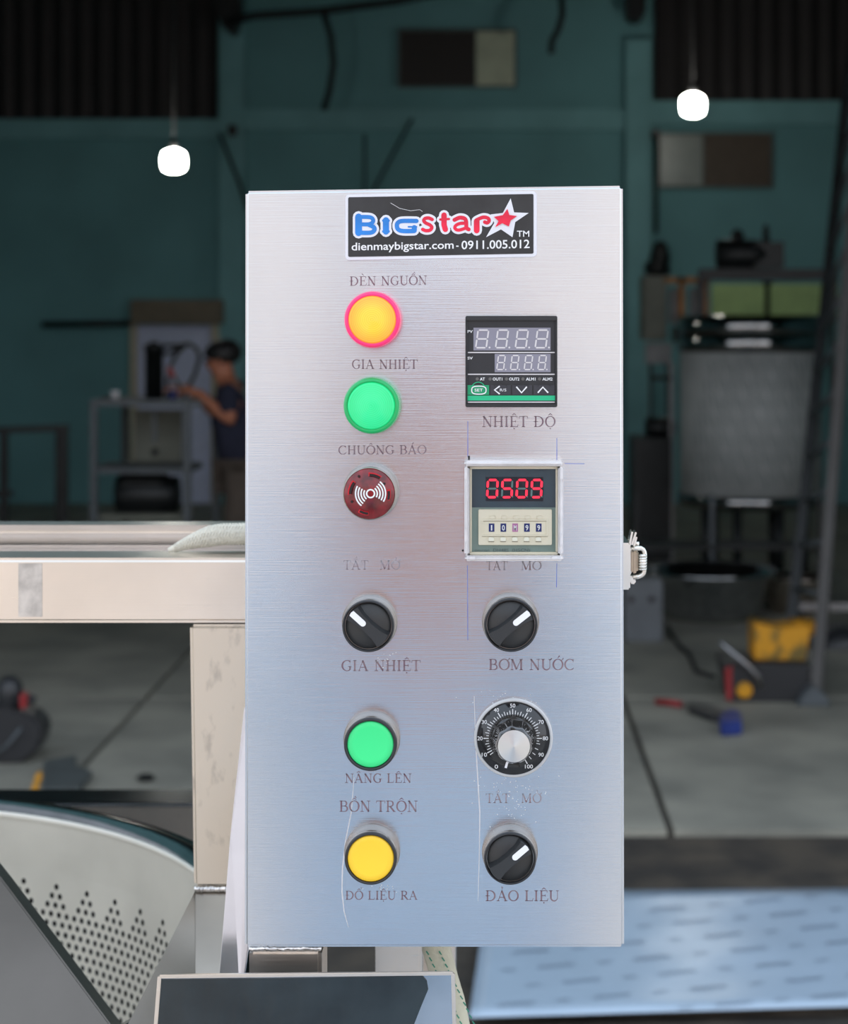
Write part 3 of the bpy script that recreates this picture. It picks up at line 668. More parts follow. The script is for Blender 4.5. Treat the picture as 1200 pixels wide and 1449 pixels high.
for i, s in enumerate(('1','0','M','9','9')):
    x = 334+i*100
    build('number_wheel', MB().pbox(rx(x-24), ry(725), rx(x+24), ry(795), .0084, .0088), M['wheelpink' if s == 'M' else 'wheelblue'], tm)
    mb = MB(); wq = 6 if s == '1' else 12; sans(mb, s, rx(x-wq), ry(738), rx(x+wq), ry(785), .0090, .015); build('lettering', mb, M['white'], tm, fixn=False)
    build('wheel_button', MB().pbox(rx(x-25), ry(842), rx(x+20), ry(876), .0084, .0106), M['tbeige2'], tm, bevel=.0003)
    build('wheel_shadow_line', MB().pbox(rx(x-27), ry(876), rx(x+22), ry(882), .0084, .0087), M['tline'], tm)
    build('wheel_button', MB().pbox(rx(x-15), ry(660), rx(x+30), ry(690), .0084, .0096), M['tbeige'], tm, bevel=.0003)
mb = MB(); M['greyprint'] = mat('grey_print', sc(84,96,98), .5, noise=.05)
sans(mb, 'omron  DH48S  (H5CN)', rx(190), ry(938), rx(660), ry(972), .0068); build('lettering', mb, M['greyprint'], tm, fixn=False)
# cover: rim of four rounded bars, pane, corner clips
mb = MB(); hz = .0125
for a in ((102,190,943,240),(106,998,945,1046),(102,240,146,998),(898,240,943,998)): mb.pbox(rx(a[0]), ry(a[1]), rx(a[2]), ry(a[3]), .0, hz)
build('clear_cover_rim', mb, M['acrrim'], tm, bevel=.0011, seg=3)
build('clear_cover_pane', MB().pbox(rx(142), ry(236), rx(902), ry(1002), .0112, .0122), M['acr'], tm)
for x, y in ((170,1020),(872,1018),(116,300),(928,300),(116,830),(928,860)):
    build('cover_clip', MB().pbox(rx(x-28), ry(y-14), rx(x+28), ry(y+14), .0120, .0136) if y > 1000 else MB().pbox(rx(x-13), ry(y-55), rx(x+13), ry(y+55), .0120, .0134), M['acrrim'], tm, bevel=.0004)

# ---- toggle latch on the right side
def lx(x, y, Y=1.03): return W(840+x/10, 720+y/10, Y)
M['latch'] = mat('nickel_latch', (.80,.77,.72), .20, 1, noise=.05, nscale=60)
M['latchbr'] = mat('brass_toned_latch', (.50,.42,.33), .30, 1, noise=.05, nscale=60)
a = lx(445,430); b = lx(485,1080); lt = build('latch', MB().box((.0706,1.012,b.z), (b.x,1.05,a.z)), M['latch'], box, bevel=.0008); lt['label'] = 'nickel toggle latch on the right side'
build('latch_body', MB().prism([lx(478,560), lx(535,520), lx(545,920), lx(480,960)], (0,.018,0)), M['latch'], lt, bevel=.0006)
build('latch_body', MB().prism([lx(540,585,1.026), lx(640,600,1.026), lx(632,905,1.026), lx(540,925,1.026)], (0,.018,0)), M['latchbr'], lt, bevel=.001)
for (p, q) in ((lx(498,510,1.026), lx(535,310,1.026)), (lx(530,495,1.026), lx(588,315,1.026)), (lx(556,530,1.032), lx(596,380,1.032))): build('lever', MB().bar(p, q, .0011, .012, up=(0,1,0)), M['latch'], lt, bevel=.0002)
build('latch_pin', MB().tube([lx(617,540,1.03), lx(617,465,1.03)], .0012), M['latch'], lt)
build('wire_bail', MB().tube([lx(p[0],p[1],1.024) for p in ((540,568),(600,560),(670,558),(700,575),(718,610),(725,660),(722,760),(722,860),(712,910),(690,935),(640,960),(560,965))], .0013), M['latch'], lt)
mb = MB().tube([lx(692,640,1.022), lx(694,868,1.022)], .0019)
for i in range(6): mb.tube([lx(692,655+i*38,1.022), lx(692,672+i*38,1.022)], .0024)
build('roller', mb, M['latch'], lt)
build('hook', MB().prism([lx(p[0],p[1],1.028) for p in ((500,955),(560,945),(605,1010),(590,1060),(555,1080),(520,1050))], (0,.010,0)), M['latch'], lt, bevel=.0006)
# weld under the box
def weld(p0, p1, r, parent, n=18):
    mb = MB(); p0 = Vector(p0); p1 = Vector(p1)
    q = []; rr = []
    for i in range(n*2+1):
        t = i/(n*2); q.append(p0.lerp(p1, t)+Vector((0,random.uniform(-.0003,.0003),random.uniform(-.0003,.0003)))); rr.append(r*(1.12 if i % 2 else .85)*random.uniform(.85,1.15))
    mb.tube(q, rr, 8); return build('weld_bead', mb, M['weld'], parent)
weld(W(352,1343,1.001), W(455,1342,1.003), .0013, box)

# ================================================================== FRYING MACHINE FRAME
fm = T('machine_frame', 'welded satin steel frame of square tubes left of the control box', 'machine', (-.45, 1.2, 0))
YR = 1.17
zt = W(0,790,YR).z; zb = W(0,882,YR).z
build('front_rail', MB().box((-1.25,YR,zb), (-.05,YR+.040,zt)), M['steel'], fm, bevel=.0025, seg=3)
build('ground_patch', MB().box((W(26,0,YR).x,YR-.0003,zb+.004), (W(60,0,YR).x,YR+.0005,zt-.003)), M['dullst'], fm, bevel=.0002)
YB = 1.30
z2 = W(0,744,YB).z; z3 = W(0,772,YB).z
# rear rail is a rounded channel
build('rear_rail', MB().box((-1.35,YB,W(0,771,YB).z), (-.02,YB+.035,z2)), M['steel'], fm, bevel=.005, seg=4)
build('lower_channel', MB().box((-1.30,YB-.05,W(0,790,YB).z-.02), (-.03,YB-.004,W(0,782,YB-.05).z)), M['polish'], fm, bevel=.002)
pz0 = W(0,884,YR-.001).z; pz1 = W(0,1256,YR-.001).z
pa = W(268,884,YR); pb = W(345,884,YR)
build('post', MB().prism([W(268,884,YR), W(352,884,YR), W(352,1256,YR), W(274,1256,YR)], (0,.04,0)), M['steelv'], fm, bevel=.0022, seg=3)
weld(W(275,1258,YR-.001), W(330,1258,YR-.001), .0016, fm)
# gusset sheet, folded along a vertical crease
q = [W(276,1261,YR), W(335,1261,YR), W(335,1475,1.08), W(276,1475,1.08)]
build('gusset_plate', MB().prism(q, (0,.003,0)), M['steelg'], fm, bevel=.0006)
q = [W(276,1261,YR), W(276,1475,1.08), W(168,1475,1.05)]
build('gusset_plate', MB().prism(q, (0,.003,0)), M['steelg'], fm)
# polished edge strip between post and box
q = [W(345.5,1000,1.10), W(352,1000,1.10), W(352,1340,1.075), W(341,1420,1.07), W(307,1420,1.07), W(326,1180,1.09)]
build('edge_strip', MB().prism(q, (0,.003,0)), M['polish'], fm, bevel=.0006)
# tubes below the control box down to the floor
def leg(u0, u1, v0, Y, d, name='leg', m='steel'):
    a = W(u0, v0, Y); b = W(u1, v0, Y); return build(name, MB().box((a.x,Y,0), (b.x,Y+d,a.z)), M[m], fm, bevel=.002, seg=2)
leg(352, 455, 1345, 1.003, .038); leg(531, 597, 1300, 1.17, .030, m='steel')
build('leg', MB().box((-1.2,YR,0), (-1.16,YR+.04,zb)), M['steel'], fm, bevel=.002)
build('leg', MB().box((-1.3,YB,0), (-1.26,YB+.035,W(0,771,YB).z)), M['steel'], fm, bevel=.002)
build('leg', MB().box((-.06,YB,0), (-.022,YB+.035,W(0,771,YB).z)), M['steel'], fm, bevel=.002)
# top sheet of the machine body in front, below the box
zs = W(0,1380,.975).z
YS = .984
q = [W(226,1381,YS), W(641,1377,YS), W(646,1560,YS), W(212,1560,YS)]
build('front_sheet', MB().prism(q, (0,.0015,0)), M['mirror'], fm)
build('dark_reflection', MB().prism([W(a,b,YS-.0006) for a, b in ((228,1386),(420,1384),(598,1381),(604,1388),(606,1400),(596,1424),(578,1470),(560,1560),(214,1560))], (0,.0005,0)), M['dreflect'], fm)  # dark reflection in the steel sheet, painted as a patch
rim = MB(); rim.bar(q[0], q[1], .002, .0018); rim.bar(q[1], q[2], .002, .0022); rim.bar(q[0], q[3], .002, .0022); build('sheet_edge', rim, M['steel'], fm, bevel=.0003)

# tank wall with folded lip behind the basket
YT = 1.95; zl = W(0,1137,YT).z
build('tank_wall', MB().box((-1.5,YT,zl-.5), (-.26,YT+.003,zl)), M['polish2'] if 'polish2' in M else M['steel'], fm)
build('tank_lip', MB().box((-1.5,YT-.002,zl-.003), (-.26,YT+.06,zl)), M['mirror'], fm, bevel=.001)
for x in (-1.5, -.30): build('leg', MB().box((x,YT+.01,0), (x+.04,YT+.05,zl-.003)), M['steel'], fm)

# ================================================================== PERFORATED BASKET
h_ = .41; bc = Vector((-1.316*h_, 3.086*h_, H-h_)); R = .88*h_
bk = T('mixing_basket', 'round perforated steel mixing basket at lower left', 'basket', (bc.x, bc.y, bc.z-.42))
mb = MB(); vv = []; ff = []
a_sp = .0088; rowh = .0074; ncol = int(2*pi*R/a_sp)//4*4; dth = 2*pi/ncol; rad = .00245; top = .042
def cyl(th, z): 
    r = R-.22*max(0, z-.02)*0.35; return bc+Vector((r*math.cos(th), r*math.sin(th), -z))
rows = 36
# plain upper band, then lattice cells
zt0 = top
for i in range(ncol*1):
    t0 = i*dth; t1 = t0+dth
    vv_ = [cyl(t0,0), cyl(t1,0), cyl(t1,zt0), cyl(t0,zt0)]
    mb.add(vv_, [(0,1,2,3)], True)
for r in range(rows):
    z0 = zt0+r*rowh; z1 = z0+rowh; sh = (r % 2)*.5; shn = ((r+1) % 2)*.5
    for i in range(ncol):
        t0 = i*dth; tc_ = t0+dth*(.5+sh); 
        # cell from t0+sh.. rectangular cells offset by half a step on odd rows
        ta = t0+sh*dth; tb = ta+dth; zc = (z0+z1)/2; tc_ = (ta+tb)/2
        period = (i % 4); peak = 2-(r % 99)
        hole = True
        if r < 4:
            # triangular peaks, one hole in the top row of each group of four
            ph = ((i+sh+.5) % 4); d = abs(ph-2.0)
            hole = d <= (.3+.5*r)
        corners = [cyl(ta,z0), cyl(tb,z0), cyl(tb,z1), cyl(ta,z1)]
        if not hole: mb.add(corners, [(0,1,2,3)], True); continue
        rt = rad/R; ring = []
        for k_ in range(8):
            w = 2*pi*k_/8+pi/8; ring.append(cyl(tc_+rt*math.cos(w), zc-rad*math.sin(w)))
        # corners order: TL(ta,z0) TR(tb,z0) BR BL ; ring k: angle pi/8.. ; k=0,1 upper right
        n0 = len(mb.v); mb.v += corners+ring
        f = lambda *x: (mb.f.append([n0+q_ for q_ in x]), mb.sm.append(True))
        TLc, TRc, BRc, BLc = 0, 1, 2, 3; g = lambda k_: 4+k_ % 8
        f(TRc, g(0), g(1)); f(TLc, TRc, g(1), g(2)); f(TLc, g(2), g(3)); f(BLc, TLc, g(3), g(4)); f(BLc, g(4), g(5)); f(BRc, BLc, g(5), g(6)); f(BRc, g(6), g(7)); f(TRc, BRc, g(7), g(0))
zb_ = zt0+rows*rowh
build('perforated_wall', mb, M['bowl'], bk, fixn=False)
mb = MB(); rr_ = [((R-.22*zb_*.35), -zb_), ((R-.22*zb_*.35)*.8, -zb_-.04), (.001, -zb_-.06)]
mb.lathe(bc, rr_, 'z', 64); build('basket_floor', mb, M['bowl'], bk)
mb = MB().lathe(bc, [(R-.0005,-.002),(R-.0005,.001),(R+.003,.005),(R+.012,.008),(R+.024,.006),(R+.030,0),(R+.030,-.012),(R+.027,-.012),(R+.027,-.002),(R,-.002)], 'z', 128, cap0=False, cap1=False)
build('rim', mb, M['rimst'], bk)
build('rim_edge', MB().lathe(bc, [(R-.0007,-.003),(R-.0012,.0005),(R+.0006,.0022),(R+.0012,.001)], 'z', 128, cap0=False, cap1=False), M['bowl'], bk)
mb = MB().lathe(bc, [(R+.026,-.30),(R+.026,-.01),(R+.028,-.01),(R+.028,-.30)], 'z', 96, cap0=False, cap1=False); build('outer_jacket', mb, M['darkst'], bk)
# brushed plate crossing the basket, lower left
bl = T('mixer_blade', 'dark brushed steel plate slanting across the perforated basket', 'mixer blade', W(60,1449,1.15))
q = [W(-60,1165,1.24), W(-2,1238,1.22), W(76,1342,1.19), W(158,1452,1.16), W(215,1530,1.14), W(-60,1530,1.14)]
build('blade', MB().prism(q, (.004,.014,-.004)), M['blade'], bl, bevel=.0008)

# ================================================================== CABLE SLEEVE AND HOSE
M['braid'] = mat('white_braided_sleeve', sc(222,216,200), .6, noise=.06, nscale=300, bump=.0006, bscale=500)
mb = MB(); zr = zt
pts = []; rr = []
for i in range(30):
    t = i/29; x = W(236,0,1.19).x+(W(360,0,1.19).x-W(236,0,1.19).x)*t
    z = zr+.0012+.0095*math.sin(min(1,t*1.5)*pi/2); pts.append((x, 1.195+.012*t, z+.0005)); rr.append(.0014+.0052*min(1, t*2.2))
mb.tube(pts, rr, 12)
for k_ in range(8):      # braid strands
    for sg in (1, -1):
        q = []
        for i in range(2, 30):
            w = 2*pi*k_/8+sg*i*.75; p = Vector(pts[i]); q.append(p+Vector((0, math.cos(w), math.sin(w)))*(rr[i]+.0001))
        mb.tube(q, .0005, 4)
tag(build('cable_sleeve', mb, M['braid']), 'white braided cable sleeve lying on the front rail beside the box', 'cable sleeve')
M['hose'] = mat('cream_webbing', sc(222,218,196), .6, noise=.04, nscale=80, bump=.0004, bscale=500)
M['gthread'] = mat('green_thread', sc(60,150,125), .7, noise=.1)
hs = T('hose', 'cream woven hose with green stitching hanging below the control box', 'hose', W(640,1449,1.03))
Y = 1.06; cl = [(617,1290,40),(618,1345,42),(628,1380,40),(637,1410,40),(644,1449,42),(648,1520,44)]
mb = MB(); vv = []; ff = []
for u, v, w in cl:
    for k_ in range(12):
        a = 2*pi*k_/12; c_ = W(u, v, Y); vv.append(c_+Vector((math.cos(a)*w/2*Y/F, math.sin(a)*.004, 0)))
for i in range(len(cl)-1):
    for k_ in range(12): ff.append((i*12+k_, i*12+(k_+1)%12, (i+1)*12+(k_+1)%12, (i+1)*12+k_))
mb.add(vv, ff, True); build('webbing', mb, M['hose'], hs)
mb = MB()
for o0 in (-14, 4):
    for i in range(12):
        v = 1346+i*9+(-o0)*.0; u = 617+(v-1345)*.30+o0+i*1.6; a = W(u, v, Y-.0048); b = W(u+3.4, v+5, Y-.0048); mb.bar(a, b, .0006, .0006)
build('stitch', mb, M['gthread'], hs)

# ================================================================== GROUND SHEET
M['film'] = mat('blue_protective_film', sc(176,194,212), .25, .12, noise=.05, nscale=3, bump=.0015, bscale=5)
M['filmtx'] = mat('dark_film_print', sc(116,130,146), .5, noise=.1)
def G(u, v, z=0): Y = (H-z)*F/(v-V0); return W(u, v, Y)
z0 = .012
q = [G(664,1440,z0), G(1330,1420,z0), G(1330,1256,z0), G(690,1262,z0)]
sh = T('film_covered_sheet', 'large steel sheet with printed blue protective film lying on the ground', 'steel sheet', (q[0]+q[2])/2*1.0)
WL[sh] = Vector(((q[0].x+q[2].x)/2, (q[0].y+q[2].y)/2, -.02)); sh.location = WL[sh]
mb = MB()
# slightly buckled grid
NX, NY = 24, 14; vv = []; ff = []
for j in range(NY+1):
    for i in range(NX+1):
        p = q[0].lerp(q[1], i/NX).lerp(q[3].lerp(q[2], i/NX), j/NY); p.z = z0+.0016*math.sin(i*.9+1)*math.sin(j*1.1); vv.append(p)
for j in range(NY):
    for i in range(NX): ff.append((j*(NX+1)+i, j*(NX+1)+i+1, (j+1)*(NX+1)+i+1, (j+1)*(NX+1)+i))
mb.add(vv, ff, True); build('sheet', mb, M['film'], sh, fixn=True, solid=.003)
build('timber_bearer', MB().box((q[0].x+.05, q[0].y+.1, -.02), (q[1].x-.1, q[0].y+.18, z0-.004)), M['soil'], sh)
build('timber_bearer', MB().box((q[0].x+.05, q[2].y-.2, -.02), (q[1].x-.1, q[2].y-.12, z0-.004)), M['soil'], sh)
mb = MB()
def scrib(u, v, L_, s, thick):
    pts = []
    for i in range(int(L_/4.0)):
        pts.append((u+i*4.0, v-i*4.0*.09+(-s if i % 2 else s)*random.uniform(.4,1)))
    vv = []
    for i in range(len(pts)-1):
        a, b = pts[i], pts[i+1]; n0 = len(mb.v); zz = z0+.0045
        mb.v += [G(a[0],a[1]-thick,zz), G(b[0],b[1]-thick,zz), G(b[0],b[1]+thick,zz), G(a[0],a[1]+thick,zz)]; mb.f.append([n0,n0+1,n0+2,n0+3]); mb.sm.append(False)
for r in range(9):
    v = 1268+r*20.5*(1+.02*r); u = 610+(r % 3)*43+(-r*7)
    while u < 1330:
        vv0 = v-(u-900)*.085
        for L_, s, tk, du in ((58,2.4,.9,84),(26,1.2,.6,52)):
            w0 = v-(u-900)*.085
            if 1264 < w0 < 1428 and 700 < u and u+L_ < 1325: scrib(u, w0, L_, s, tk)
            u += du
o = build('film_print', mb, M['filmtx'], sh, fixn=False); o['kind'] = 'stuff'

# ================================================================== LAMPS
M['bulb'] = mat('glowing_bulb', (1,1,1), .3, emit=(1.0,.98,.90), estr=28)
M['cord'] = mat('black_cord', sc(16,16,18), .6, noise=.1)
def lampo(u, v, Y, label, vtop):
    c = W(u, v, Y); r = 16.5*Y/F
    root = T('hanging_bulb', label, 'lamp', (c.x, c.y, c.z-r), 'hanging workshop bulbs')
    prof = [(.001,-r*.92),(r*.5,-r*.90),(r*.86,-r*.72),(r,-r*.3),(r,r*.3),(r*.86,r*.72),(r*.5,r*.9),(r*.3,r*.98)]
    build('bulb', MB().lathe(c, prof, 'z', 24), M['bulb'], root)
    build('socket', MB().lathe(c, [(r*.34,r*.95),(r*.34,r*1.5),(r*.2,r*1.8)], 'z', 16), M['cord'], root)
    build('cord', MB().tube([c+Vector((0,0,r*1.7)), Vector((c.x,c.y,7.0))], .009, 6), M['cord'], root)
lampo(246, 228, 13.5, 'left one of the two glowing round bulbs on cords', 0); lampo(980.5, 149, 15.7, 'right one of the two glowing round bulbs on cords', 0)

#@@BACKGROUND@@
# ================================================================== PEOPLE
def skinmesh(name, J, E_, root, m, parent, levels=2):
    names = list(J); idx = {k_: i for i, k_ in enumerate(names)}
    c = WL[parent]; me = bpy.data.meshes.new(name+'_cage'); me.from_pydata([Vector(J[k_][0])-c for k_ in names], [(idx[a], idx[b]) for a, b in E_], [])
    o = bpy.data.objects.new(name+'_cage', me); COL.objects.link(o)
    o.modifiers.new('s', 'SKIN'); sd = me.skin_vertices[0].data
    for k_ in names:
        r = J[k_][1]; sd[idx[k_]].radius = r if isinstance(r, tuple) else (r, r); sd[idx[k_]].use_root = (k_ == root)
    ss = o.modifiers.new('u', 'SUBSURF'); ss.levels = levels; ss.render_levels = levels
    dg = bpy.context.evaluated_depsgraph_get(); dg.update(); nm = bpy.data.meshes.new_from_object(o.evaluated_get(dg)); nm.name = name
    bpy.data.objects.remove(o); bpy.data.meshes.remove(me)
    for p in nm.polygons: p.use_smooth = True
    nm.materials.clear(); nm.materials.append(m)
    r = bpy.data.objects.new(name, nm); COL.objects.link(r); r.parent = parent; WL[r] = c.copy(); return r
def hand(J, E_, wrist, pre, fwd, side, up, curl, s=1.0):
    """palm and five fingers from the wrist joint; fwd, side and up are unit vectors, curl bends towards -up"""
    w = Vector(J[wrist][0]); fwd = Vector(fwd).normalized(); side = Vector(side).normalized(); up = Vector(up).normalized()
    J[pre+'palm'] = (w+fwd*.055*s, (.034*s, .016*s)); E_.append((wrist, pre+'palm'))
    for i, (off, ln) in enumerate(((-.030,.070),(-.010,.080),(.010,.075),(.029,.060))):
        k0 = pre+'k%d' % i; b = w+fwd*.092*s+side*off*s; J[k0] = (b, .0095*s); E_.append((pre+'palm', k0)); prev = k0
        for j in range(3):
            a = curl*(j+.6); d = fwd*math.cos(a)-up*math.sin(a); b = b+d*ln*s/3; kk_ = pre+'f%d%d' % (i, j); J[kk_] = (b, (.0088-.0008*j)*s); E_.append((prev, kk_)); prev = kk_
    b = w+fwd*.030*s-side*.032*s; J[pre+'t0'] = (b, .012*s); E_.append((pre+'palm', pre+'t0'))
    b2 = b+(fwd*.7-side*.7-up*.2)*.032*s; J[pre+'t1'] = (b2, .010*s); E_.append((pre+'t0', pre+'t1'))
    J[pre+'t2'] = (b2+(fwd*.95-side*.15-up*.3)*.026*s, .009*s); E_.append((pre+'t1', pre+'t2'))
def person(label, base, yaw, J, hands, shirt, trouser, skin, hair, sleeve=.75, cap='hair'):
    """J: joint table in a frame where the figure faces +y; base: feet on the ground"""
    root = T('person', label, 'person', base)
    Rm = Matrix.Rotation(yaw, 3, 'Z'); b = Vector(base)
    X = lambda p: Rm @ Vector(p)+b
    JJ = {k_: (X(v[0]), v[1]) for k_, v in J.items()}
    E_ = [('pelvis','waist'),('waist','chest'),('chest','neck'),('neck','jaw'),('jaw','skull'),('skull','crown')]
    for s in 'lr': E_ += [('chest',s+'sho'),(s+'sho',s+'elb'),(s+'elb',s+'wri'),('pelvis',s+'hip'),(s+'hip',s+'kne'),(s+'kne',s+'ank'),(s+'ank',s+'toe')]
    E_ += [('jaw','nose')] if 'nose' in J else []
    for s in 'lr':
        f, sd_, up = hands[s]; hand(JJ, E_, s+'wri', s, Rm @ Vector(f), Rm @ Vector(sd_), Rm @ Vector(up), .45)
    skinmesh('body', JJ, E_, 'pelvis', skin, root)
    up = lambda k_, g: (JJ[k_][0], tuple(q+g for q in (J[k_][1] if isinstance(J[k_][1], tuple) else (J[k_][1],)*2)))
    SJ = {k_: up(k_, .034) for k_ in ('pelvis','waist','chest')}; SE = [('pelvis','waist'),('waist','chest')]
    SJ['col'] = (JJ['chest'][0].lerp(JJ['neck'][0], .75), (.07,.06)); SE.append(('chest','col'))
    for s in 'lr':
        SJ[s+'sho'] = up(s+'sho', .018); SJ[s+'sl'] = (JJ[s+'sho'][0].lerp(JJ[s+'elb'][0], sleeve), .058); SE += [('chest',s+'sho'),(s+'sho',s+'sl')]
        if sleeve >= 1: SJ[s+'cu'] = (JJ[s+'elb'][0].lerp(JJ[s+'wri'][0], .92), .040); SE.append((s+'sl',s+'cu'))
    skinmesh('shirt', SJ, SE, 'waist', shirt, root)
    TJ = {'pelvis': up('pelvis', .028)}; TE = []
    for s in 'lr':
        for k_ in ('hip','kne'): TJ[s+k_] = up(s+k_, .020)
        TJ[s+'cuf'] = (JJ[s+'kne'][0].lerp(JJ[s+'ank'][0], .92), .062); TE += [('pelvis',s+'hip'),(s+'hip',s+'kne'),(s+'kne',s+'cuf')]
    skinmesh('trousers', TJ, TE, 'pelvis', trouser, root)
    for s in 'lr':
        a, t_ = JJ[s+'ank'][0], JJ[s+'toe'][0]; d = (t_-a); d.z = 0; d.normalize()
        SH_ = {'a': (a+Vector((0,0,-.02))-d*.03, .045), 'b': (a+d*.08+Vector((0,0,-.035)), (.045,.034)), 'c': (t_+d*.03+Vector((0,0,-.005)), (.042,.026))}
        skinmesh('shoe', SH_, [('a','b'),('b','c')], 'a', M['cord'], root)
    sk = JJ['skull'][0]; cr_ = JJ['crown'][0]; fw = Rm @ Vector((0,1,0)); axis = (cr_-JJ['jaw'][0]).normalized()
    mb = MB(); hc = sk+axis*.022-fw*.012; sx = fw.cross(axis).normalized(); vv = []; ff = []; NA, NB = 20, 9
    for b_i in range(NB+1):
        ph = (pi*.70)*b_i/NB
        for a_i in range(NA):
            w = 2*pi*a_i/NA; cut = ph*(1-.22*max(0, math.cos(w))); vv.append(hc+axis*.088*math.cos(cut)+(fw*math.cos(w)*.108+sx*math.sin(w)*.093)*math.sin(cut)*(1+.03*random.random()))
    for b_i in range(NB):
        for a_i in range(NA): ff.append((b_i*NA+a_i, b_i*NA+(a_i+1)%NA, (b_i+1)*NA+(a_i+1)%NA, (b_i+1)*NA+a_i))
    mb.add(vv, ff, True); build(cap, mb, hair, root, solid=.006)
    side = fw.cross(axis).normalized()
    for s in (-1, 1):
        e = JJ['jaw'][0].lerp(sk, .55)+side*s*.083-fw*.005
        build('ear', MB().lathe(e, [(.001,-.012),(.022,-.006),(.026,0),(.018,.008),(.001,.010)], 'x', 12), skin, root)
        e = JJ['jaw'][0].lerp(sk, .62)+side*s*.033+fw*.078
        build('eye', MB().lathe(e, [(.001,-.008),(.011,-.004),(.012,0),(.011,.004),(.001,.008)], 'y', 10), M['cord'], root)
    return root
M['skin'] = mat('warm_brown_skin', sc(176,112,84), .55, noise=.06, nscale=20)
M['hair'] = mat('black_hair', sc(14,12,12), .55, noise=.2, nscale=60)
M['navy'] = mat('navy_shirt_cloth', sc(36,38,56), .9, noise=.1, nscale=20)
M['khaki'] = mat('brown_trouser_cloth', sc(84,74,66), .9, noise=.1, nscale=20)
M['bluecloth'] = mat('blue_shirt_cloth', sc(156,180,204), .9, noise=.08, nscale=14)
M['addedhatcloth'] = mat('added_pale_blue_hat_cloth', sc(186,202,224), .9, noise=.05)  # hat put on the photographer to lighten the head's reflection
M['darkcloth'] = mat('denim_trouser_cloth', sc(146,160,180), .9, noise=.3, nscale=10)
# worker at the press, facing left and bent a little over it
J = {'pelvis': ((0,-.02,.93),(.135,.105)), 'waist': ((0,.0,1.06),(.135,.125)), 'chest': ((0,.05,1.28),(.16,.14)), 'neck': ((0,.085,1.445),.052),
 'jaw': ((0,.125,1.51),(.060,.066)), 'skull': ((0,.125,1.575),(.078,.088)), 'crown': ((0,.105,1.625),(.060,.068)), 'nose': ((0,.215,1.535),.012),
 'lsho': ((-.175,.06,1.36),.060), 'lelb': ((-.235,.02,1.17),.044), 'lwri': ((-.17,.22,1.35),.027),
 'rsho': ((.175,.06,1.36),.060), 'relb': ((.215,.13,1.16),.044), 'rwri': ((.10,.33,1.37),.027),
 'lhip': ((-.095,-.02,.86),.085), 'lkne': ((-.10,.02,.48),.056), 'lank': ((-.10,-.03,.09),.038), 'ltoe': ((-.11,.11,.035),.028),
 'rhip': ((.095,-.02,.86),.085), 'rkne': ((.10,.05,.48),.056), 'rank': ((.10,.0,.09),.038), 'rtoe': ((.11,.14,.035),.028)}
for k_ in J: J[k_] = ((J[k_][0][0]*.95, J[k_][0][1]*.95, J[k_][0][2]*.945), J[k_][1])
PX = W(340, 0, 11.3).x
person('man in a navy shirt working at the hydraulic press, partly behind the box', (PX, 11.3, 0), pi/2, J,
       {'l': ((.35,.9,.25),(-.9,.35,0),(0,-.3,1)), 'r': ((-.2,.95,.2),(.95,.2,0),(0,-.2,1))}, M['navy'], M['khaki'], M['skin'], M['hair'])
# photographer: the blurred blue shape mirrored in the steel panel
J = {'pelvis': ((0,0,.96),(.155,.115)), 'waist': ((0,0,1.10),(.145,.105)), 'chest': ((0,0,1.33),(.175,.115)), 'neck': ((0,.01,1.50),.056),
 'jaw': ((0,.04,1.575),(.060,.066)), 'skull': ((0,.03,1.655),(.080,.088)), 'crown': ((0,.01,1.715),(.062,.068)), 'nose': ((0,.13,1.60),.012),
 'lsho': ((-.195,0,1.42),.064), 'lelb': ((-.24,.15,1.20),.047), 'lwri': ((-.10,.20,1.52),.029),
 'rsho': ((.195,0,1.42),.064), 'relb': ((.25,.13,1.20),.047), 'rwri': ((.12,.18,1.53),.029),
 'lhip': ((-.10,0,.88),.092), 'lkne': ((-.12,.02,.50),.060), 'lank': ((-.13,-.02,.09),.040), 'ltoe': ((-.15,.12,.035),.030),
 'rhip': ((.10,0,.88),.092), 'rkne': ((.12,.02,.50),.060), 'rank': ((.13,-.02,.09),.040), 'rtoe': ((.15,.12,.035),.030)}
PH = person('photographer in blue shirt and added pale hat, seen only as blurred reflection in the box', (-.075, -.36, -.02), 0, J,
       {'l': ((.35,.2,.9),(-.6,.8,0),(0,-1,.2)), 'r': ((-.35,.2,.9),(.6,.8,0),(0,-1,.2))}, M['bluecloth'], M['darkcloth'], M['skin'], M['addedhatcloth'], 1.0, 'added_hat')

# ================================================================== LEFT BACKGROUND
M['greymetal'] = mat('grey_painted_frame', sc(84,90,94), .5, .2, noise=.1)
M['darkmetal'] = mat('dark_machine_metal', sc(30,33,34), .42, .3, noise=.2, nscale=10)
M['shinymetal'] = mat('shiny_steel_tube', (.34,.34,.35), .35, 1, noise=.1)
M['rust'] = mat('copper_brown_metal', sc(140,96,50), .45, .5, noise=.2)
M['palegrey'] = mat('pale_grey_panel', sc(150,150,150), .6, noise=.1)
M['olive'] = mat('olive_grey_panel', sc(118,120,108), .6, noise=.1)
M['red'] = mat('red_plastic', sc(140,34,38), .4, noise=.1)
M['yellow'] = mat('yellow_worn_paint', sc(206,144,18), .5, col2=sc(110,90,36), nscale=9, lo=.38, hi=.5)
M['blue'] = mat('blue_plastic', sc(26,48,120), .4, noise=.1)
def fbar(mb, u0, v0, u1, v1, Y, w, Y2=None): mb.bar(W(u0,v0,Y), W(u1,v1,Y2 or Y), w, w, up=(0,1,0)); return mb
def fv(Y, z=0): return V0+(H-z)*F/Y
Y = 11.2; vf = fv(Y, .0)
pr = T('press_machine', 'hydraulic press on a grey steel frame by the roller door', 'machine', W(215, vf, Y+.3))
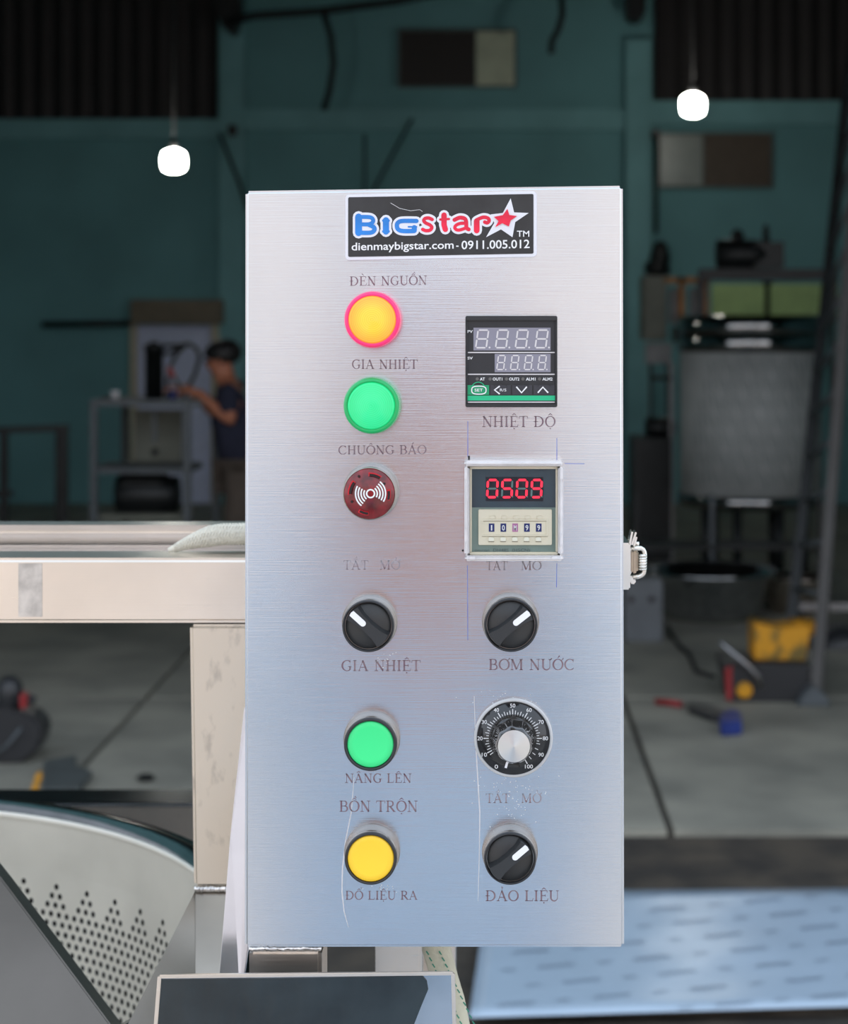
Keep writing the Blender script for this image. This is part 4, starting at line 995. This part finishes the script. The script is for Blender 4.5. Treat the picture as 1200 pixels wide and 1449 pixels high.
for (u, yy, m) in ((133,Y,'greymetal'),(177,Y+.5,'darkmetal'),(265,Y,'greymetal'),(306,Y+.5,'greymetal')):
    build('leg', fbar(MB(), u, 572*1.0, u, fv(yy), yy, .040), M[m], pr)
build('table_top', MB().wbox(127, 566, 312, 575, Y-.02, .56), M['greymetal'], pr)
build('shelf', MB().wbox(130, 662, 268, 670, Y, .5), M['greymetal'], pr)
build('back_panel', MB().wbox(190, 580, 258, 660, Y+.5, .02), M['olive'], pr)
build('control_rod', fbar(MB(), 219, 582, 219, 626, Y+.2, .022), M['greymetal'], pr); build('control_knob', MB().lathe(W(219,640,Y+.2), [(.001,-.02),(.022,-.015),(.022,.015),(.001,.02)], 'y', 12), M['darkmetal'], pr)
c = W(218, 566, Y+.25); build('press_cylinder', MB().lathe(c, [(.055,0),(.055,.30),(.062,.30),(.062,.335),(.03,.335),(.03,.35)], 'z', 20), M['darkmetal'], pr)
for k_, (pts) in enumerate(([(230,489),(255,489),(268,486),(278,493),(283,505),(276,530),(262,556),(258,567)], [(228,500),(240,500),(252,492),(262,490),(250,500),(240,520),(236,545),(236,566)])):
    build('hydraulic_hose', MB().tube([W(a, b, Y+.2+.05*k_) for a, b in pts], .013, 8), M['darkmetal'], pr)
build('lever', fbar(MB(), 243, 527, 262, 560, Y+.1, .018), M['darkmetal'], pr); build('lever_grip', fbar(MB(), 239, 520, 246, 533, Y+.1, .03), M['red'], pr)
mc = W(208, 700, Y+.28); mb = MB().lathe(mc, [(.05,-.19),(.11,-.18),(.125,-.15),(.125,.12),(.11,.14),(.11,.19),(.04,.2)], 'x', 24)
for i in range(10):
    a = 2*pi*i/10; mb.box((mc.x-.13, mc.y+.12*math.cos(a)-.004, mc.z+.12*math.sin(a)-.004), (mc.x+.1, mc.y+.14*math.cos(a)+.004, mc.z+.14*math.sin(a)+.004))
build('motor', mb, M['darkmetal'], pr)
build('motor_plate', MB().wbox(134, 729, 264, 736, Y+.05, .46), M['olive'], pr)
c = W(163, 566, Y+.2)+Vector((0,0,.002)); tag(build('paper_cup', MB().lathe(c, [(.020,0),(.028,.05),(.029,.052),(.026,.05),(.019,.004),(.001,.004)], 'z', 16, cap1=False), M['white']), 'small white cup standing on the press table', 'cup')
c = W(245, 566, Y+.12)+Vector((0,0,.002)); tag(build('valve_cap', MB().lathe(c, [(.026,0),(.026,.02),(.018,.03),(.018,.055),(.001,.058)], 'z', 16), M['blue']), 'small blue cap standing on the press table', 'cap')
Y = 11.8
st = T('steel_stand', 'low shiny steel tube stand at the left edge', 'stand', W(50, fv(Y), Y))
build('top_tube', fbar(MB(), -60, 611, 97, 605, Y, .04), M['darkmetal'], st)
for u, yy in ((91,Y),(84,Y+.5),(6,Y),(-60,Y)): build('leg', fbar(MB(), u, 608, u, fv(yy), yy, .045), M['darkmetal'], st)
build('lower_tube', fbar(MB(), -60, 700, 18, 698, Y, .035), M['darkmetal'], st)
tag(build('plastic_bucket', MB().lathe(W(25, fv(12.0), 12.0), [(.10,0),(.13,.24),(.135,.25),(.125,.25),(.095,.01)], 'z', 24, cap1=False), M['blue']), 'dark blue bucket under the steel stand', 'bucket')
tag(build('wall_pipe', MB().tube([W(60,459,17.8), W(184,457,17.8)], .03, 10), M['darkmetal']), 'dark horizontal pipe on the wall left of the roller door', 'pipe')
# black tool case and gun-shaped drill on the floor at far left
Y = 7.3
tk = T('power_tool', 'black power tool with red trigger lying on the floor at far left', 'tool', W(18, fv(Y), Y))
build('tool_body', MB().prism([W(a,b,Y) for a, b in ((-40,1010),(0,1000),(44,1012),(62,1030),(54,1062),(30,1080),(-40,1084))], (0,.16,0)), M['black'], tk, bevel=.012)
build('tool_head', MB().lathe(W(14, 1010, Y+.06), [(.03,0),(.045,.02),(.05,.08),(.045,.12),(.02,.145)], 'z', 18), M['black'], tk)
build('trigger', MB().prism([W(a,b,Y-.02) for a, b in ((27,982),(38,984),(36,1003),(28,1004))], (0,.06,0)), M['red'], tk, bevel=.004)
build('handle', MB().tube([W(24,992,Y+.02), W(40,988,Y+.02), W(50,992,Y+.02)], .018, 10), M['black'], tk)
build('cord', MB().tube([W(-20,1075,Y-.02), W(10,1055,Y-.03), W(30,1030,Y-.03)], .006, 8), M['greymetal'], tk)
M['slate'] = mat('flat_grey', sc(70,76,76), .6, noise=.15)
q = [G(62,1076,.03), G(108,1068,.03), G(104,1082,.03), G(130,1090,.03), G(112,1112,.03), G(60,1116,.03)]  # outline of an irregular flat grey piece on the floor
tag(build('flat_grey_piece', MB().prism(q, (0,0,-.028)), M['slate']), 'flat grey piece on the floor beside the power tool', 'offcut')
tag(build('yellow_tag', MB().prism([W(a,b,6.75) for a, b in ((44,1118),(50,1097),(56,1092),(58,1100),(52,1120))], (0,.02,0)), M['yellow']), 'small yellow plastic piece on the floor at far left', 'plastic piece')
c = G(206, 1104, .0); tag(build('stone', MB().lathe(c+Vector((0,0,.012)), [(.001,-.011),(.03,-.008),(.036,0),(.02,.010),(.001,.013)], 'z', 9, smooth=False), M['darkmetal']), 'small dark lump on the floor just above the tank lip', 'lump')

# ================================================================== RIGHT BACKGROUND
Y = 12.3; Rt = 103*Y/F
ct = W(1062, 710, Y+Rt)
tk = T('mixing_tank', 'large round tank wrapped in grey printed film, under a dark beam', 'tank', (ct.x, ct.y, 0))
Z = lambda v, yy=None: W(0, v, yy or (Y)).z
M['tfilm'] = mat('grey_wrap_film', sc(176,180,178), .55, .0, noise=.07, nscale=5)
M['tprint'] = mat('dark_wrap_print', sc(96,104,106), .55, noise=.1)
cz = Vector((ct.x, ct.y, 0))
build('shell', MB().lathe(cz, [(Rt,Z(706)),(Rt,Z(498))], 'z', 64), M['tfilm'], tk)
M['band'] = mat('polished_dark_band', (.30,.30,.30), .10, 1, noise=.1)
build('band', MB().lathe(cz, [(Rt+.01,Z(499)),(Rt+.02,Z(497)),(Rt+.02,Z(478)),(Rt+.008,Z(475))], 'z', 64), M['band'], tk)
build('band', MB().lathe(cz, [(Rt+.005,Z(474)),(Rt+.015,Z(472)),(Rt+.012,Z(450)),(Rt-.02,Z(446))], 'z', 64), M['band'], tk)
build('base_ring', MB().lathe(cz, [(Rt-.01,Z(724)),(Rt+.012,Z(722)),(Rt+.012,Z(707)),(Rt,Z(705))], 'z', 64), M['band'], tk)
mb = MB()      # slanted film print
for i in range(26):
    for j in range(7):
        th = math.radians(200+i*6.2+j*5.0); zc_ = Z(690)+(Z(505)-Z(690))*((j+.15*(i % 3))/7.0); n0 = len(mb.v)
        for (dt, dz) in ((0,0),(.018,0),(-.022,.085),(-.040,.085)):
            mb.v.append(cz+Vector(((Rt+.002)*math.cos(th+dt), (Rt+.002)*math.sin(th+dt), zc_+dz)))
        mb.f.append([n0,n0+1,n0+2,n0+3]); mb.sm.append(False)
o = build('film_print', mb, M['tprint'], tk, fixn=False); o['kind'] = 'stuff'
for a in (215, 250, 290, 325, 60, 120): 
    p = cz+Vector((Rt*.85*math.cos(math.radians(a)), Rt*.85*math.sin(math.radians(a)), 0)); build('leg', MB().lathe(p, [(.03,0),(.03,Z(722))], 'z', 12), M['darkmetal'], tk)
build('beam', MB().wbox(990, 380, 1186, 396, Y+Rt-.05, .10), M['darkmetal'], tk)
for u in (992, 1180): build('beam_post', MB().wbox(u-5, 396, u+5, 455, Y+Rt-.04, .08), M['darkmetal'], tk)
build('shaft', MB().lathe(W(1086,455,Y+Rt-.0), [(.018,0),(.018,.24),(.035,.25),(.035,.27)], 'z', 12), M['darkmetal'], tk)
mb = MB(); c = W(1048, 360, Y+Rt); mb.lathe(c, [(.05,-.17),(.10,-.16),(.10,.10),(.08,.16)], 'x', 20); mb.box((c.x+.08, c.y-.08, c.z-.09), (c.x+.28, c.y+.10, c.z+.08)); mb.lathe(c+Vector((-.02,0,.08)), [(.045,0),(.045,.06),(.02,.09)], 'z', 12); mb.lathe(c+Vector((.17,0,.06)), [(.03,0),(.02,.12),(.01,.14)], 'z', 10)
build('gear_motor', mb, M['darkmetal'], tk)
# green wall strip behind the tank
M['green'] = mat('green_painted_strip', sc(178,208,142), .7, noise=.08)
tag(build('green_board', MB().wbox(1008, 402, 1186, 446, 16.5, .05), M['green']), 'green board standing behind the tank, between beam and tank rim', 'board')
build('stand_leg', MB().wbox(1012, 446, 1018, fv(16.6), 16.56, .05), M['darkmetal'], bpy.data.objects['green_board']); build('stand_leg', MB().wbox(1175, 446, 1181, fv(16.6), 16.56, .05), M['darkmetal'], bpy.data.objects['green_board'])
# boiler stand left of the tank
Y = 13.6
bo = T('boiler_unit', 'grey cabinet with copper-brown posts between the pillar and the tank', 'machine', W(940, fv(Y), Y))
build('cabinet', MB().wbox(911, 390, 944, 482, Y, .4), M['olive'], bo, bevel=.01)
build('lower_panel', MB().wbox(914, 486, 950, 514, Y, .1), M['palegrey'], bo)
for u in (965, 998): build('brown_post', MB().wbox(u-4, 392, u+4, 470, Y, .06), M['rust'], bo)
build('top_rail', MB().wbox(940, 392, 1004, 401, Y, .06), M['rust'], bo)
build('glass_tube', MB().lathe(W(984,458,Y+.1), [(.045,0),(.045,.25)], 'z', 16), M['palegrey'], bo); build('glass_tube', MB().lathe(W(953,458,Y+.1), [(.035,0),(.035,.25)], 'z', 16), M['palegrey'], bo)
build('brown_post', MB().wbox(954, 462, 1012, 484, Y, .2), M['darkmetal'], bo)
for u in (921, 944): build('post', MB().wbox(u-2, 514, u+2, 590, Y, .04), M['darkmetal'], bo)
build('cross_bar', MB().wbox(919, 532, 950, 538, Y, .04), M['darkmetal'], bo)
build('pump', MB().lathe(W(934,605,Y+.1), [(.04,-.11),(.075,-.1),(.075,.08),(.05,.11)], 'x', 18), M['darkmetal'], bo)
build('lower_cabinet', MB().wbox(896, 620, 950, fv(Y), Y-.05, .5), M['darkmetal'], bo, bevel=.01)
build('leg', MB().wbox(948, 514, 953, fv(Y), Y, .04), M['shinymetal'], bo)
tag(build('hanging_chain_hoist', MB().box((W(929,0,17.6).x-.03,17.56,W(0,192,17.6).z), (W(929,0,17.6).x+.03,18.0,W(0,184,17.6).z)).tube([W(929,188,17.6), W(929,330,17.6)], .02, 8).lathe(W(934,365,17.6), [(.03,-.13),(.08,-.1),(.10,0),(.07,.12),(.02,.16)], 'z', 14).lathe(W(930,382,17.6), [(.04,-.06),(.12,-.04),(.12,.06),(.05,.1)], 'z', 14), M['darkmetal']), 'dark chain hoist hanging on the wall right of the pillar', 'hoist')
# low bench, basin
Y = 11.45
be = T('work_bench', 'low dark steel bench behind the round basin', 'bench', W(1000, fv(Y), Y))
build('bench_top', MB().wbox(893, 772, 1170, 778, Y, .3), M['darkmetal'], be)
for u in (900, 1008, 1160): build('leg', MB().wbox(u-3, 700, u+3, fv(Y), Y, .04), M['greymetal' if u == 1008 else 'darkmetal'], be)
Y = 10.6; c = W(1004, fv(Y+.35), Y+.35)
tag(build('round_basin', MB().lathe(c, [(.22,0),(.30,.06),(.36,.24),(.39,.27),(.39,.285),(.35,.275),(.29,.07),(.20,.02),(.001,.02)], 'z', 40, cap0=True, cap1=False), M['mirror']), 'low round steel basin on the floor below the latch', 'basin')
M['greyblock'] = mat('grey_block', sc(104,108,112), .6, noise=.1)
Y = 10.1; gb = tag(build('punched_block', MB().wbox(884, 820, 938, fv(Y), Y, .2), M['greyblock'], bevel=.01), 'grey block with two dark holes on the floor beside the box', 'block')
for u in (893, 922): build('hole_plug', MB().lathe(W(u, 848, Y-.001), [(.018,0),(.018,.004)], 'y', 16), M['black'], gb)
# second pan with bright rim at right
c = W(1128, fv(11.2), 11.2); tag(build('steel_pan', MB().lathe(c, [(.16,0),(.22,.20),(.24,.21),(.20,.2),(.15,.01),(.001,.01)], 'z', 32, cap1=False), M['steel']), 'small steel pan on the floor behind the yellow box', 'pan')
Y = 10.5; rk = T('pipe_rack', 'low steel rack with two bars at the right edge', 'rack', W(1190, fv(Y), Y))
for v in (858, 894): build('bar', fbar(MB(), 1130, v, 1280, v, Y, .04), M['shinymetal'], rk)
for u in (1134, 1275): build('leg', fbar(MB(), u, 850, u, fv(Y), Y, .035), M['darkmetal'], rk)
tag(build('rubber_roller', MB().lathe(W(1192, 925, 10.0), [(.04,-.15),(.14,-.14),(.14,.14),(.04,.15)], 'y', 24), M['black']), 'dark round roller at the right edge behind the ladder', 'roller')
# tool box and yellow crate
Y = 8.5
tb = T('tool_box', 'black open tool box under the yellow crate, with a round yellow dial', 'tool box', W(1090, fv(Y), Y))
build('box_body', MB().prism([W(a,b,Y) for a, b in ((1022,938),(1148,940),(1146,fv(Y)),(1034,fv(Y)))], (0,.30,0)), M['black'], tb, bevel=.01)
build('yellow_knob', MB().lathe(W(1053, 976, Y), [(.036,0),(.036,.018),(.03,.024)], 'y', 20), M['yellow'], tb)
build('red_strip', MB().prism([W(a,b,Y-.006) for a, b in ((1026,946),(1036,942),(1036,992),(1028,990))], (0,.005,0)), M['red'], tb)
yc = T('yellow_crate', 'worn yellow metal crate on top of the black tool box', 'crate', W(1105, 940, Y+.1))
build('crate_body', MB().prism([W(a,b,Y+.04) for a, b in ((1067,882),(1104,890),(1148,885),(1140,936),(1067,934))], (0,.2,0)), M['yellow'], yc, bevel=.008)
build('crate_lid', MB().prism([W(a,b,Y+.12) for a, b in ((1124,880),(1158,882),(1156,900),(1126,898))], (0,.14,0)), M['yellow'], yc, bevel=.005)
tag(build('steel_rod', MB().tube([W(1019,908,Y-.05), W(1058,942,Y-.05), W(1074,958,Y-.05), W(1077,972,Y-.04)], .012, 8), M['shinymetal']), 'bare steel rod leaning against the black tool box', 'rod')
Y = 8.3
tag(build('red_handle', MB().tube([G(928,992,.015), G(946,994,.015), G(964,997,.015)], .014, 10), M['red']), 'short red handle lying on the floor left of the tool box', 'handle')
tag(build('black_wrench', MB().prism([G(a,b,.03) for a, b in ((974,990),(1000,996),(1026,1006),(1030,1014),(1006,1012),(974,1000))], (0,0,-.028)), M['black'], bevel=.004), 'black flat tool lying on the floor before the tool box', 'tool')
tag(build('blue_clamp', MB().prism([G(a,b,.06) for a, b in ((1018,1012),(1032,1002),(1048,1006),(1050,1020),(1020,1022))], (0,0,-.058)), M['blue'], bevel=.006), 'small blue clamp lying on the floor before the tool box', 'clamp')
tag(build('power_cable', MB().tube([G(944,885,.01), G(950,898,.01), G(962,915,.01), G(975,925,.01), G(985,950,.01), G(1010,958,.01)], .012, 8), M['cord']), 'dark cord curving across the floor left of the tool box', 'cord')
# ladder: two rails with rungs, leaning back
M['ladg'] = mat('grey_ladder_metal', sc(72,70,68), .55, .2, noise=.1)
ld = T('ladder', 'tall grey ladder leaning at the right edge of the workshop', 'ladder', W(1140, fv(8.6), 8.6))
a0, a1 = W(1154, fv(8.45), 8.45), W(1236, -80, 9.6); b0, b1 = W(1112, fv(9.0), 9.0), W(1206, 60, 10.2)
build('rail', MB().bar(a0, a1, .05, .03), M['ladg'], ld); build('rail', MB().bar(b0, b1, .05, .03), M['darkmetal'], ld)
for i in range(1, 15): build('rung', MB().tube([a0.lerp(a1, i/15.5), b0.lerp(b1, i/15.5)], .014, 8), M['greymetal'], ld)
build('foot', MB().prism([a0+Vector(q_) for q_ in ((-.09,-.05,0),(.06,-.05,0),(.04,-.05,.05),(-.02,-.05,.09),(-.06,-.05,.05))], (0,.1,0)), M['greymetal'], ld, bevel=.006)
build('foot', MB().box(b0-Vector((.03,.03,0)), b0+Vector((.03,.03,.05))), M['greymetal'], ld)
# wall cables and brackets
tag(build('wall_cable', MB().tube([W(320,32,17.2), W(360,22,17.2), W(450,16,17.2), W(560,2,17.2), W(640,-14,17.2)], .035, 8), M['cord']), 'thick dark cable sagging along the top of the wall', 'cable')
tag(build('wall_cable', MB().tube([W(458,18,17.3), W(468,50,17.3), W(472,90,17.3), W(466,130,17.3), W(458,156,17.3)], .03, 8), M['cord']), 'dark cable hanging down the wall left of the upper window', 'cable')
tag(build('wall_cable', MB().tube([W(794,-20,17.3), W(796,20,17.3), W(790,42,17.3), W(781,58,17.3), W(780,76,17.3)], .03, 8), M['cord']), 'dark cable hanging down the wall right of the upper window', 'cable')
tag(build('roof_bracket', MB().prism([W(a,b,17.4) for a, b in ((302,-60),(340,-60),(340,20),(330,48),(316,40),(304,14))], (0,.3,0)), M['darkmetal'], bevel=.02), 'dark steel bracket at the top of the left pillar', 'bracket')
tag(build('roof_bracket', MB().prism([W(a,b,17.4) for a, b in ((884,-60),(916,-60),(914,20),(902,30),(886,24))], (0,.3,0)), M['darkmetal'], bevel=.02), 'dark steel bracket at the top of the right pillar', 'bracket')
tag(build('wall_box', MB().wbox(322, 176, 334, 192, 17.75, .08), M['darkmetal'], bevel=.01), 'small dark junction box on the left pillar', 'junction box')
tag(build('wall_wire', MB().tube([W(310,188,17.7), W(325,225,17.7), W(340,262,17.7), W(352,300,17.7)], .018, 6), M['cord']), 'thin wire slanting down from the junction box', 'wire')
tag(build('wall_pipe', MB().tube([W(516,190,17.9), W(516,300,17.9)], .012, 6), M['cord']), 'thin upright pipe on the wall above the box top', 'pipe')
tag(build('wall_wire', MB().tube([W(583,168,17.85), W(532,262,17.85), W(520,290,17.85)], .014, 6), M['cord']), 'thin wire slanting beside the upright wall pipe', 'wire')
